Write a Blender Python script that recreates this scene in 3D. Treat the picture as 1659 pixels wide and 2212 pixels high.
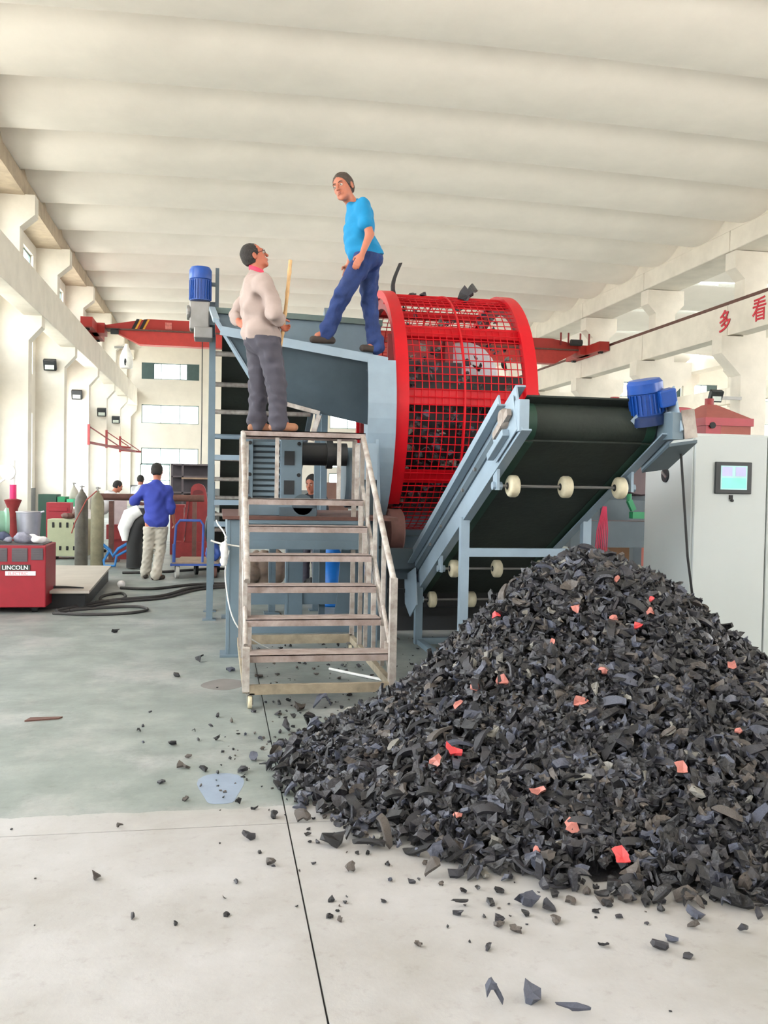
import bpy, math, random
import numpy as np
from mathutils import Vector, Matrix

# ---------------------------------------------------------------- camera, world, light, exposure
SC = bpy.context.scene
COL = SC.collection
for o in list(bpy.data.objects): bpy.data.objects.remove(o)
rng = np.random.default_rng(11)
random.seed(11)
CAM_LOC = Vector((0, 0, 1.55))
Rm = Matrix(((0.98394507, -0.01222963, -0.17805205), (-0.17759271, 0.03179282, -0.98359039), (0.01768973 , 0.99941966, 0.02911050)))
cam = bpy.data.cameras.new('camera'); cam.sensor_fit = 'VERTICAL'; cam.sensor_height = 36.0
cam.lens = 1980.0 / 2212.0 * 36.0; cam.clip_end = 500
co = bpy.data.objects.new('camera', cam); COL.objects.link(co)
co.matrix_world = Matrix.Translation(CAM_LOC) @ Rm.to_4x4()
SC.camera = co
w = bpy.data.worlds.new('sky'); SC.world = w; w.use_nodes = True
bg = w.node_tree.nodes['Background']; bg.inputs[0].default_value = (0.93, 0.97, 1.0, 1); bg.inputs[1].default_value = 9.0
sun = bpy.data.lights.new('sun', 'SUN'); sun.energy = 14.0; sun.angle = .05; sun.color = (1.0, .96, .90)
so = bpy.data.objects.new('sun', sun); COL.objects.link(so); so.rotation_euler = Vector((-.45, -.25, -1)).to_track_quat('-Z', 'Y').to_euler()
SC.view_settings.view_transform = 'Standard'; SC.view_settings.look = 'None'
SC.view_settings.gamma = 1.0; SC.view_settings.use_curve_mapping = False
SC.view_settings.exposure = 0.62
SC.cycles.max_bounces = 10; SC.cycles.diffuse_bounces = 8; SC.cycles.transparent_max_bounces = 12
SC.cycles.use_denoising = True

# ---------------------------------------------------------------- materials
def lin(c):
    return tuple(((x/255)/12.92 if x/255 <= 0.04045 else ((x/255+0.055)/1.055)**2.4) for x in c) + (1.0,)
MATS = {}
def mat(name, col, rough=0.6, metal=0.0, var=0.12, scale=6.0, bump=0.0, bscale=30.0, col2=None, emit=0.0, spec=0.5):
    if name in MATS: return MATS[name]
    m = bpy.data.materials.new(name); m.use_nodes = True; MATS[name] = m
    nt = m.node_tree; b = nt.nodes['Principled BSDF']
    b.inputs['Roughness'].default_value = rough; b.inputs['Metallic'].default_value = metal
    b.inputs['Specular IOR Level'].default_value = spec
    c = lin(col)
    tc = nt.nodes.new('ShaderNodeTexCoord'); n = nt.nodes.new('ShaderNodeTexNoise')
    n.inputs['Scale'].default_value = scale; n.inputs['Detail'].default_value = 5; n.inputs['Roughness'].default_value = 0.6
    nt.links.new(tc.outputs['Object'], n.inputs['Vector'])
    r = nt.nodes.new('ShaderNodeValToRGB'); r.color_ramp.elements[0].position = 0.32; r.color_ramp.elements[1].position = 0.68
    d = lin(col2) if col2 else tuple(x*(1-var) for x in c[:3])+(1,)
    r.color_ramp.elements[0].color = d; r.color_ramp.elements[1].color = c if col2 else tuple(min(1, x*(1+var*.5)) for x in c[:3])+(1,)
    nt.links.new(n.outputs['Fac'], r.inputs['Fac']); nt.links.new(r.outputs['Color'], b.inputs['Base Color'])
    if bump:
        n2 = nt.nodes.new('ShaderNodeTexNoise'); n2.inputs['Scale'].default_value = bscale; n2.inputs['Detail'].default_value = 4
        nt.links.new(tc.outputs['Object'], n2.inputs['Vector'])
        bp = nt.nodes.new('ShaderNodeBump'); bp.inputs['Strength'].default_value = bump; bp.inputs['Distance'].default_value = 0.02
        nt.links.new(n2.outputs['Fac'], bp.inputs['Height']); nt.links.new(bp.outputs['Normal'], b.inputs['Normal'])
    if emit:
        b.inputs['Emission Color'].default_value = c; b.inputs['Emission Strength'].default_value = emit
    return m
plaster = mat('plaster', (222, 216, 206), .85, var=.06, scale=1.5, bump=.15, bscale=12)
ceilm = mat('ceiling_paint', (240, 233, 225), .9, var=.05, scale=.8)
concrete_w = mat('whitewashed_concrete', (216, 209, 198), .85, var=.10, scale=1.2, bump=.2, bscale=15)
dado = mat('grey_dado_paint', (120, 122, 124), .7)
frame_m = mat('window_frame_paint', (120, 140, 140), .5)
blind_m = mat('dark_green_shutter', (70, 92, 92), .6)
bluegrey = mat('blue_grey_paint', (101, 119, 131), .45, var=.10, scale=4, bump=.05)
bluegrey_l = mat('pale_blue_grey_paint', (138, 156, 170), .4, var=.08, scale=5)
bluegrey_d = mat('dark_blue_grey_paint', (72, 86, 95), .5, var=.12, scale=5)
belt_m = mat('dark_green_rubber_belt', (34, 42, 36), .75, var=.35, scale=3, bump=.2, bscale=20)
belt_edge = mat('green_belt_edge', (28, 62, 48), .6)
black_m = mat('black_rubber', (24, 24, 25), .7)
dark_m = mat('dark_steel', (48, 50, 52), .5, .4)
steel_m = mat('bare_steel', (140, 138, 136), .4, .6)
galv_m = mat('grimy_galvanised_steel', (172, 164, 156), .6, .15, var=.25, scale=9, col2=(128, 116, 108))
galv_l = mat('worn_angle_iron', (190, 186, 180), .55, .15, var=.2, scale=12, col2=(140, 128, 120))
tread_m = mat('scuffed_tread_plate', (165, 152, 147), .75, 0, var=.25, scale=8, col2=(128, 112, 106), bump=.3)
woodb_m = mat('weathered_timber', (150, 138, 118), .8, var=.3, scale=10)
red_m = mat('bright_red_paint', (186, 10, 26), .42, var=.10, scale=5, spec=.3)
redd_m = mat('dull_red_paint', (132, 38, 40), .55, var=.2, scale=5)
crane_m = mat('crane_red_paint', (160, 38, 32), .5, var=.12, scale=2)
rust_m = mat('rusty_brown_steel', (98, 66, 58), .7, var=.3, scale=8)
roller_m = mat('pinkish_brown_roller', (118, 82, 78), .7, var=.2, scale=8)
cream_m = mat('cream_nylon_wheel', (205, 196, 168), .55, var=.12, scale=20)
motor_b = mat('glossy_blue_motor_paint', (22, 70, 150), .3, var=.15, scale=12)
motor_d = mat('deep_blue_motor_paint', (28, 48, 92), .35)
label_w = mat('white_label', (235, 238, 240), .4)
cab_w = mat('white_cabinet_enamel', (178, 184, 183), .35, var=.02, scale=2)
cab_seam = mat('cabinet_seam_shadow_gasket', (120, 122, 122), .7)
wred = mat('welder_red_paint', (150, 20, 38), .45, var=.10, scale=6)
grille_m = mat('grey_grille_mesh', (98, 92, 96), .8)
olive_m = mat('pale_olive_paint', (172, 176, 146), .6, var=.08)
cyl_m = mat('grimy_gas_cylinder_paint', (128, 122, 98), .6, var=.25, scale=6)
plate_m = mat('rolled_steel_plate', (176, 168, 158), .6, .1, var=.1, scale=3)
green_m = mat('green_paint', (30, 130, 84), .5)
greenl_m = mat('pale_green_reel_paint', (128, 168, 145), .5)
blue_m = mat('trolley_blue_paint', (52, 84, 160), .5)
bluebr_m = mat('bright_blue_plastic', (20, 120, 215), .4)
white_m = mat('white_plastic', (238, 238, 236), .5)
cloth_w = mat('white_cloth', (225, 222, 222), .9, var=.15)
cloth_g = mat('grey_rag', (150, 150, 165), .9, var=.3, scale=15)
pink_m = mat('pink_plastic', (222, 40, 110), .5)
alu_m = mat('shiny_sheet_aluminium', (178, 178, 188), .28, .7)
ply_m = mat('dusty_plywood', (150, 128, 108), .8, var=.2)
skin_a = mat('tanned_skin', (172, 104, 80), .55, var=.06, scale=20)
skin_b = mat('sunburnt_skin', (172, 98, 74), .55, var=.06, scale=20)
hair_m = mat('short_black_hair', (38, 34, 32), .8, var=.3, scale=60, bump=.5, bscale=150)
hairb_m = mat('dark_brown_hair', (72, 60, 52), .8, var=.3, scale=60, bump=.5, bscale=150)
tee_m = mat('bright_blue_cotton', (0, 122, 172), .85, var=.10, scale=8)
denim_m = mat('faded_blue_denim', (30, 52, 104), .85, var=.35, scale=7, bump=.2, bscale=120)
jacket_m = mat('beige_work_jacket', (158, 142, 136), .85, var=.14, scale=5)
slate_m = mat('slate_grey_trouser_cloth', (66, 64, 74), .85, var=.18, scale=6)
collar_m = mat('pink_red_collar', (232, 60, 90), .8)
shirt_m = mat('royal_blue_shirt_cloth', (52, 66, 156), .85, var=.12, scale=6)
khaki_m = mat('light_khaki_cotton', (176, 170, 158), .85, var=.12, scale=6)
shoe_m = mat('dark_brown_shoe', (52, 42, 36), .7)
shoeb_m = mat('tan_brown_shoe', (140, 96, 70), .7)
lip_m = mat('lip_skin', (152, 84, 72), .6)
eye_m = mat('dark_eye', (40, 30, 28), .3)
bamboo_m = mat('bamboo', (196, 156, 104), .5, var=.2, scale=14)
rope_m = mat('white_rope', (225, 225, 222), .9)
hose_m = mat('dark_rubber_hose', (62, 60, 60), .8)
bhose_m = mat('blue_air_hose', (40, 120, 190), .5)
text_red = mat('red_lettering_paint', (196, 40, 56), .7, var=.25, scale=12)
yellow_m = mat('yellow_black_warning_yellow', (220, 160, 50), .6)
rub = [mat('shredded_rubber_black', (30, 30, 33), .45, var=.3, scale=25, bump=.4, bscale=60),
       mat('shredded_rubber_charcoal', (48, 48, 54), .42, var=.3, scale=25, bump=.4, bscale=60),
       mat('shredded_rubber_blue_grey', (74, 78, 92), .42, var=.25, scale=25, bump=.4, bscale=60),
       mat('shredded_rubber_brown_grey', (80, 74, 70), .55, var=.25, scale=25, bump=.4, bscale=60),
       mat('shredded_rubber_light_grey', (122, 120, 114), .55, var=.2, scale=25, bump=.4, bscale=60)]
pinkrub = mat('salmon_pink_shred', (178, 112, 102), .6, var=.25, scale=25)
redrub = mat('coral_red_shred', (196, 62, 66), .5, var=.1, scale=25)
def glass():
    m = bpy.data.materials.new('window_glass'); m.use_nodes = True; nt = m.node_tree
    nt.nodes.remove(nt.nodes['Principled BSDF'])
    t = nt.nodes.new('ShaderNodeBsdfTransparent'); t.inputs[0].default_value = (.95, .97, .96, 1)
    g = nt.nodes.new('ShaderNodeBsdfGlossy'); g.inputs['Roughness'].default_value = .05
    mx = nt.nodes.new('ShaderNodeMixShader'); mx.inputs[0].default_value = .08
    nt.links.new(t.outputs[0], mx.inputs[1]); nt.links.new(g.outputs[0], mx.inputs[2])
    nt.links.new(mx.outputs[0], nt.nodes['Material Output'].inputs[0]); return m
glass_m = glass()
def screen_mat():
    m = mat('lit_touch_screen', (150, 190, 190), .3, emit=.35)
    return m
def floor_mat():
    m = bpy.data.materials.new('worn_painted_concrete_floor'); m.use_nodes = True; nt = m.node_tree; N = nt.nodes.new; L = nt.links.new
    b = nt.nodes['Principled BSDF']; b.inputs['Roughness'].default_value = .5
    tc = N('ShaderNodeTexCoord'); sp = N('ShaderNodeSeparateXYZ'); L(tc.outputs['Object'], sp.inputs[0])
    def noise(s, d=6, r=.65):
        n = N('ShaderNodeTexNoise'); n.inputs['Scale'].default_value = s; n.inputs['Detail'].default_value = d; n.inputs['Roughness'].default_value = r
        L(tc.outputs['Object'], n.inputs['Vector']); return n
    def ramp(src, e):
        r = N('ShaderNodeValToRGB')
        for i, (p, c) in enumerate(e):
            el = r.color_ramp.elements[i] if i < 2 else r.color_ramp.elements.new(p)
            el.position = p; el.color = c
        L(src, r.inputs['Fac']); return r
    def mixc(f, a, c):
        x = N('ShaderNodeMix'); x.data_type = 'RGBA'
        if hasattr(f, 'default_value') or True: L(f, x.inputs[0])
        L(a, x.inputs[6]); L(c, x.inputs[7]); return x.outputs[2]
    bare = ramp(noise(1.3).outputs['Fac'], [(.3, lin((144, 142, 138))), (.7, lin((168, 168, 169)))])
    green = ramp(noise(2.2, 8).outputs['Fac'], [(.25, lin((100, 108, 105))), (.5, lin((122, 130, 127))), (.75, lin((146, 151, 147)))])
    wear = ramp(noise(.9, 10, .75).outputs['Fac'], [(.5, (0, 0, 0, 1)), (.66, (.75, .75, .75, 1))])
    gw = mixc(wear.outputs['Color'], green.outputs['Color'], bare.outputs['Color'])
    # painted zone starts beyond y = 4.38, a little wavy edge
    n = noise(5, 4); ma = N('ShaderNodeMath'); ma.operation = 'MULTIPLY_ADD'; L(n.outputs['Fac'], ma.inputs[0]); ma.inputs[1].default_value = .10; L(sp.outputs['Y'], ma.inputs[2])
    st = N('ShaderNodeMath'); st.operation = 'GREATER_THAN'; L(ma.outputs[0], st.inputs[0]); st.inputs[1].default_value = 4.43
    col = mixc(st.outputs[0], bare.outputs['Color'], gw)
    dirt = ramp(noise(14, 6, .7).outputs['Fac'], [(.56, (1, 1, 1, 1)), (.72, (.74, .71, .68, 1))])
    mu = N('ShaderNodeMix'); mu.data_type = 'RGBA'; mu.blend_type = 'MULTIPLY'; mu.inputs[0].default_value = .6
    L(col, mu.inputs[6]); L(dirt.outputs['Color'], mu.inputs[7]); L(mu.outputs[2], b.inputs['Base Color'])
    bp = N('ShaderNodeBump'); bp.inputs['Strength'].default_value = .15; bp.inputs['Distance'].default_value = .01
    L(noise(25, 5).outputs['Fac'], bp.inputs['Height']); L(bp.outputs['Normal'], b.inputs['Normal'])
    return m
floor_m = floor_mat()

# ---------------------------------------------------------------- mesh helpers
def V(*a): return np.array(a, float)
def nrm(v): v = np.asarray(v, float); return v/np.linalg.norm(v)
class MB:
    def __init__(s): s.v = []; s.f = []; s.mi = []; s.n = 0; s.cur = 0
    def add(s, v, f):
        v = np.asarray(v, float).reshape(-1, 3); s.v.append(v)
        s.f += [tuple(i+s.n for i in q) for q in f]; s.mi += [s.cur]*len(f); s.n += len(v); return s
    def box(s, a, b):           # min / max corners
        x0, y0, z0 = a; x1, y1, z1 = b
        v = [(x, y, z) for x in (x0, x1) for y in (y0, y1) for z in (z0, z1)]
        return s.add(v, [(0, 1, 3, 2), (4, 6, 7, 5), (0, 4, 5, 1), (2, 3, 7, 6), (0, 2, 6, 4), (1, 5, 7, 3)])
    def bar(s, p, q, w, h, up=(0, 0, 1)):   # square bar from p to q
        p = np.array(p, float); q = np.array(q, float); d = nrm(q-p); u = np.array(up, float)
        if abs(d @ u) > .98: u = V(0, 1, 0)
        r = nrm(np.cross(d, u)); u = np.cross(r, d)
        v = [e + r*a*w/2 + u*c*h/2 for e in (p, q) for a, c in ((-1, -1), (1, -1), (1, 1), (-1, 1))]
        return s.add(v, [(3, 2, 1, 0), (4, 5, 6, 7), (0, 1, 5, 4), (1, 2, 6, 5), (2, 3, 7, 6), (3, 0, 4, 7)])
    def tube(s, pts, r, seg=8, cap=True):
        P = [np.array(p, float) for p in pts]; rr = r if hasattr(r, '__len__') else [r]*len(P); vs = []; fs = []
        t0 = nrm(P[1]-P[0]); u = V(0, 0, 1) if abs(t0[2]) < .9 else V(1, 0, 0); u = nrm(u - t0*(u@t0))
        for i, p in enumerate(P):
            t = nrm(P[min(i+1, len(P)-1)] - P[max(i-1, 0)]); u = nrm(u - t*(u@t)); b = np.cross(t, u)
            for k in range(seg):
                a = 2*math.pi*k/seg; vs.append(p + rr[i]*(math.cos(a)*u + math.sin(a)*b))
        for i in range(len(P)-1):
            for k in range(seg):
                k2 = (k+1) % seg; fs.append((i*seg+k, i*seg+k2, (i+1)*seg+k2, (i+1)*seg+k))
        if cap: fs += [tuple(range(seg))[::-1], tuple((len(P)-1)*seg+k for k in range(seg))]
        return s.add(vs, fs)
    def cyl(s, p, q, r, seg=20, r2=None): return s.tube([p, q], [r, r if r2 is None else r2], seg)
    def lathe(s, c, prof, seg=24, axis=(0, 0, 1)):  # prof: (radius, height)
        ax = nrm(axis); u = V(0, 0, 1) if abs(ax[2]) < .9 else V(1, 0, 0); u = nrm(u - ax*(u@ax)); b = np.cross(ax, u); c = np.array(c, float); vs = []; fs = []
        for r, h in prof:
            for k in range(seg):
                a = 2*math.pi*k/seg; vs.append(c + ax*h + r*(math.cos(a)*u+math.sin(a)*b))
        for i in range(len(prof)-1):
            for k in range(seg):
                k2 = (k+1) % seg; fs.append((i*seg+k, i*seg+k2, (i+1)*seg+k2, (i+1)*seg+k))
        if prof[0][0] > 1e-4: fs.append(tuple(range(seg))[::-1])
        if prof[-1][0] > 1e-4: fs.append(tuple((len(prof)-1)*seg+k for k in range(seg)))
        return s.add(vs, fs)
    def prism(s, poly, off):   # planar polygon (3-D points) extruded by off
        n = len(poly); p = np.array(poly, float); o = np.array(off, float)
        nn = np.zeros(3)
        for i in range(n): nn += np.cross(p[i], p[(i+1) % n])
        v = np.vstack([p, p+o]); top = tuple(range(n, 2*n)); bot = tuple(range(n))[::-1]; side = [(i, (i+1) % n, n+(i+1) % n, n+i) for i in range(n)]
        fs = [bot, top]+side
        if nn @ o < 0: fs = [f[::-1] for f in fs]
        return s.add(v, fs)
    def ell(s, c, r, seg=14, rings=9):
        c = np.array(c, float); prof = []
        vs = []; fs = []
        for i in range(rings+1):
            a = math.pi*i/rings
            for k in range(seg):
                b = 2*math.pi*k/seg; vs.append(c + V(r[0]*math.sin(a)*math.cos(b), r[1]*math.sin(a)*math.sin(b), -r[2]*math.cos(a)))
        for i in range(rings):
            for k in range(seg):
                k2 = (k+1) % seg; fs.append((i*seg+k, i*seg+k2, (i+1)*seg+k2, (i+1)*seg+k))
        return s.add(vs, fs)
    def mesh(s, name, mats, loc=(0, 0, 0), smooth=None, R=None):
        v = np.vstack(s.v) - np.array(loc, float)
        if R is not None: v = v @ R.T
        me = bpy.data.meshes.new(name); me.from_pydata(v.tolist(), [], s.f)
        for m in (mats if isinstance(mats, (list, tuple)) else [mats]): me.materials.append(m)
        if isinstance(mats, (list, tuple)): me.polygons.foreach_set('material_index', s.mi)
        if smooth is not None:
            me.shade_smooth(); me.set_sharp_from_angle(angle=math.radians(smooth))
        me.update(); return me
LOC = {}
def wloc(o):
    return LOC.get(o.name, V(0, 0, 0))
def obj(name, mb, mats, parent=None, smooth=None, bevel=0, loc=None):
    base = wloc(parent) if parent is not None else (V(*loc) if loc is not None else V(0, 0, 0))
    me = mb.mesh(name, mats, base, smooth)
    o = bpy.data.objects.new(name, me); COL.objects.link(o)
    if parent is not None: o.parent = parent; LOC[o.name] = base
    else: o.location = tuple(base); LOC[o.name] = base
    if bevel:
        b = o.modifiers.new('bevel', 'BEVEL'); b.width = bevel; b.segments = 2; b.limit_method = 'ANGLE'
    return o
def tag(o, label, cat, group=None, kind=None):
    o['label'] = label; o['category'] = cat
    if group: o['group'] = group
    if kind: o['kind'] = kind
    return o
def thing(name, label, cat, loc, group=None):
    o = bpy.data.objects.new(name, None); COL.objects.link(o); o.location = loc; o.empty_display_size = .1
    LOC[o.name] = V(*loc); return tag(o, label, cat, group)
def struct(name, mb, m, parent=None, smooth=None, bevel=0):
    o = obj(name, mb, m, parent, smooth, bevel)
    if parent is None: o['kind'] = 'structure'
    return o
def copy_part(o, parent, off=(0, 0, 0)):
    c = o.copy(); COL.objects.link(c); c.parent = parent
    c.location = tuple(V(*o.location)+V(*off)); return c
def one(name, m, parent, fn, smooth=None, bevel=0, label=None):
    b = MB(); fn(b); o = obj(name, b, m, parent, smooth, bevel)
    if label: o['label'] = label
    return o
def bx(name, m, parent, a, b, bevel=0, label=None): return one(name, m, parent, lambda k: k.box(a, b), None, bevel, label)

# ---------------------------------------------------------------- setting: floor, ceiling, walls
YB = 58.0
JOINTX = .33; JOINTY = 4.15
fl = struct('floor', MB().box((-7, -8.3, -.2), (47, YB, -.012)), dark_m)
g = .007
bx('concrete_slab', floor_m, fl, (-7, -8.3, -.012), (JOINTX-g/2, JOINTY-g/2, 0))
bx('concrete_slab', floor_m, fl, (JOINTX+g/2, -8.3, -.012), (JOINTX+5, JOINTY-g/2, 0))
bx('concrete_slab', floor_m, fl, (-7, JOINTY+g/2, -.012), (JOINTX-g/2, 10.15, 0))
bx('concrete_slab', floor_m, fl, (JOINTX+g/2, JOINTY+g/2, -.012), (JOINTX+5, 10.15, 0))
bx('concrete_slab', floor_m, fl, (JOINTX+5+g, -8.3, -.012), (47, 10.15, 0))
bx('concrete_slab', floor_m, fl, (-7, 10.15+g, -.012), (47, YB+.4, 0))
gr = struct('ground', MB().box((-200, -200, -.6), (200, 200, -.25)), mat('outdoor_concrete', (214, 208, 198), .9))

def panel_mesh(x0, x1, pitch, sag, zb, gap=0.0, crown=.2):
    b = MB(); nx = 10; ny = 16; t = .12; vs = []; n2 = (nx+1)*(ny+1)
    for lay in (0, t):
        for i in range(nx+1):
            x = x0+(x1-x0)*i/nx; c = crown*(1-((2*i/nx)-1)**2)
            for j in range(ny+1):
                u = j/ny*2-1; vs.append((x, (gap/2)+(pitch-gap)*j/ny, zb + c + sag*abs(u)**2.7 + lay))
    fs = []
    for i in range(nx):
        for j in range(ny):
            a = i*(ny+1)+j; q = (a, a+1, a+ny+2, a+ny+1); fs.append(q); fs.append(tuple(k+n2 for k in q[::-1]))
    for j in range(ny):
        for a in (j, nx*(ny+1)+j): fs.append((a, a+n2, a+1+n2, a+1))
    for i in range(nx):
        for a in (i*(ny+1), i*(ny+1)+ny): fs.append((a, a+ny+1, a+ny+1+n2, a+n2))
    return b.add(vs, fs)
cl = bpy.data.objects.new('ceiling', None); COL.objects.link(cl); cl['kind'] = 'structure'
PITCH = 3.07
proto = obj('ceiling_panel', panel_mesh(-5.6, 16.3, PITCH, .52, 10.0), ceilm, cl, smooth=50)
proto.location = (0, .08-PITCH*3, 0)
for k in range(-1, 20):
    c = proto.copy(); COL.objects.link(c); c.parent = cl; c.location = (0, .08+PITCH*(k-1), 0)
p2 = obj('ceiling_panel', panel_mesh(16.9, 30.6, PITCH*2, .5, 10.0, gap=.7), ceilm, cl, smooth=50); p2.location = (0, .08, 0)
sk = obj('skylight_pane', MB().box((16.9, -.5, 10.56), (30.6, .5, 10.58)), glass_m, cl); sk.location = (0, .08, 0)
for k in range(-1, 10):
    c = p2.copy(); COL.objects.link(c); c.parent = cl; c.location = (0, .08+PITCH*2*k, 0)
    c = sk.copy(); COL.objects.link(c); c.parent = cl; c.location = (0, .08+PITCH*2*k, 0)
bx('ceiling_panel', ceilm, cl, (31, -8.2, 10.3), (46.4, YB, 10.45))

def cellwall(b, axis, c0, c1, u0, u1, v0, v1, holes):
    us = sorted({u0, u1, *[h[0] for h in holes], *[h[1] for h in holes]}); vs = sorted({v0, v1, *[h[2] for h in holes], *[h[3] for h in holes]})
    for i in range(len(us)-1):
        for j in range(len(vs)-1):
            cu = (us[i]+us[i+1])/2; cv = (vs[j]+vs[j+1])/2
            if any(h[0] < cu < h[1] and h[2] < cv < h[3] for h in holes): continue
            if axis == 'x': b.box((c0, us[i], vs[j]), (c1, us[i+1], vs[j+1]))
            else: b.box((us[i], c0, vs[j]), (us[i+1], c1, vs[j+1]))
    return b
COLY = [21.4+6.1*k-6.1*4 for k in range(0, 11)]      # column rows: -3, 3.1, 9.2, 15.3, 21.4, 27.5 ...
WB = [(1.0, 3.8), (5.1, 6.5), (8.0, 9.1)]
left_holes = []; left_win = []
for i in range(len(COLY)-1):
    a, c = COLY[i]+.9, COLY[i+1]-.75
    for j, (z0, z1) in enumerate(WB):
        if abs(COLY[i]-33.6) < .1 and j == 0: left_holes.append((a-.2, c+.2, 0, 5.6)); left_win.append((a-.2, c+.2, 0, 5.6, 1)); continue
        if abs(COLY[i]-33.6) < .1 and j == 1: continue
        left_holes.append((a, c, z0, z1)); left_win.append((a, c, z0, z1, 0))
struct('wall_left', cellwall(MB(), 'x', -6.5, -6.25, -8, YB+.3, 0, 10.8, left_holes), plaster)
back_holes = []
for k in range(9):
    x = -4.7+5.8*k
    for z0, z1 in ((2.6, 3.6), (5.1, 6.25), (7.8, 8.8)):
        if x < 45: back_holes.append((x, min(x+3.45, 46), z0, z1))
back_holes.append((-4.75, -2.95, 0, 2.6)); back_holes.append((6.9, 8.7, 1.2, 2.25))
struct('wall_back', cellwall(MB(), 'y', YB, YB+.25, -6.5, 46.4, 0, 10.8, back_holes), plaster)
right_holes = [(COLY[i]+.9, COLY[i+1]-.75, z0, z1) for i in range(len(COLY)-1) for z0, z1 in WB]
struct('wall_right', cellwall(MB(), 'x', 46.15, 46.4, -8, YB+.3, 0, 10.6, right_holes), plaster)
struct('wall_front', cellwall(MB(), 'y', -8.25, -8, -6.5, 46.4, 0, 10.8, [(-4, 0, 5.1, 6.5), (3, 7, 5.1, 6.5), (10, 14, 5.1, 6.5), (18, 26, 0, 5), (20, 26, 5.1, 9.1), (32, 44, 5.1, 9.1)]), plaster)
wn = 0
def window(axis, c, u0, u1, v0, v1, door=False, shutters=False):
    global wn
    wn += 1
    mid = (u0+u1)/2; base = (c, mid, v0) if axis == 'x' else (mid, c, v0)
    o = bpy.data.objects.new(('door_%d' if door else 'window_%d') % wn, None); COL.objects.link(o); o.location = base; LOC[o.name] = V(*base); o['kind'] = 'structure'
    def B(name, m, a0, a1, b0, b1, d0, d1):
        if axis == 'x': bx(name, m, o, (c+d0, a0, b0), (c+d1, a1, b1))
        else: bx(name, m, o, (a0, c+d0, b0), (a1, c+d1, b1))
    f = .06
    bf = MB()
    rects = [(u0, u1, v0, v0+f), (u0, u1, v1-f, v1), (u0, u0+f, v0, v1), (u1-f, u1, v0, v1)]
    nm = 0 if door and v1 > 4 else max(1, int(round((u1-u0)/1.2)))
    for k in range(1, nm): x = u0+(u1-u0)*k/nm; rects.append((x-.025, x+.025, v0, v1))
    if (v1-v0) > 2: rects.append((u0, u1, v0+(v1-v0)*.62-.03, v0+(v1-v0)*.62+.03))
    for a0, a1, b0, b1 in rects:
        if axis == 'x': bf.box((c-.03, a0, b0), (c+.03, a1, b1))
        else: bf.box((a0, c-.03, b0), (a1, c+.03, b1))
    obj('window_frame', bf, frame_m, o)
    if not (door and v1 > 4): B('pane', glass_m, u0+f, u1-f, v0+f, v1-f, -.004, .004)
    if shutters:
        q = (u1-u0)*.22
        B('shutter', blind_m, u0+.02, u0+q, v0+.02, v1-.02, -.09, -.05); B('shutter', blind_m, u1-q, u1-.02, v0+.02, v1-.02, -.09, -.05)
for a, c, z0, z1, d in left_win:
    if a > 10: window('x', -6.38, a, c, z0, z1, door=bool(d))
for u0, u1, v0, v1 in back_holes: window('y', YB+.12, u0, u1, v0, v1, door=(v0 == 0), shutters=(v0 == 7.8))
struct('baseboard_left', MB().box((-6.25, -3, 0), (-6.22, 34.2, 1.25)).box((-6.25, 39.2, 0), (-6.22, YB, 1.25)), dado)
struct('baseboard_back', MB().box((-6.2, YB-.03, 0), (-4.8, YB, 1.3)).box((-2.9, YB-.03, 0), (46, YB, 1.15)), dado)

def column(x, y, side, zbeam, top, kind):
    b = MB(); h = .25
    if kind == 'left':       # engaged column with a single corbel towards the hall
        prof = [(-6.25, 0), (-5.3, 0), (-5.3, 5.45), (-4.95, 5.85), (-4.95, 6.25), (-5.55, 6.25), (-5.55, 8.6), (-5.15, 8.95), (-5.15, 9.5), (-6.25, 9.5)]
        b.prism([(px, y-h, pz) for px, pz in prof], (0, 2*h, 0))
    else:                    # free column, corbels both ways, stretched along the bay under beams
        prof = [(x-.45, 0), (x+.45, 0), (x+.45, zbeam-1.25), (x+1.15, zbeam-.55), (x+1.15, zbeam), (x+.4, zbeam), (x+.4, top-.9), (x+.75, top-.55), (x+.75, top), (x-.75, top), (x-.75, top-.55), (x-.4, top-.9), (x-.4, zbeam), (x-1.15, zbeam), (x-1.15, zbeam-.55), (x-.45, zbeam-1.25)]
        b.prism([(px, y-.3, pz) for px, pz in prof], (0, .6, 0))
    return b
def single(name, b, m, label, cat, group=None, loc=None, smooth=None, kind=None, bevel=0):
    return tag(obj(name, b, m, None, smooth, bevel, loc), label, cat, group, kind)
for y in COLY:
    if y > 18: struct('trim_column', column(-5.8, y, -1, 6.25, 9.5, 'left'), concrete_w)
for y in COLY:
    if y > 18: struct('trim_column', column(17.0, y, 0, 6.55, 9.3, 'mid'), concrete_w)
    if y > 30: struct('trim_column', column(31.3, y, 0, 6.7, 9.5, 'mid'), concrete_w)
def ibeam(x, y0, y1, z0, z1, w): return MB().box((x, y0, z0), (x+w, y1, z0+(z1-z0)*.0+.001)).box((x, y0, z0), (x+w, y1, z1))
yy = [3.1] + COLY[2:] + [YB]
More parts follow.
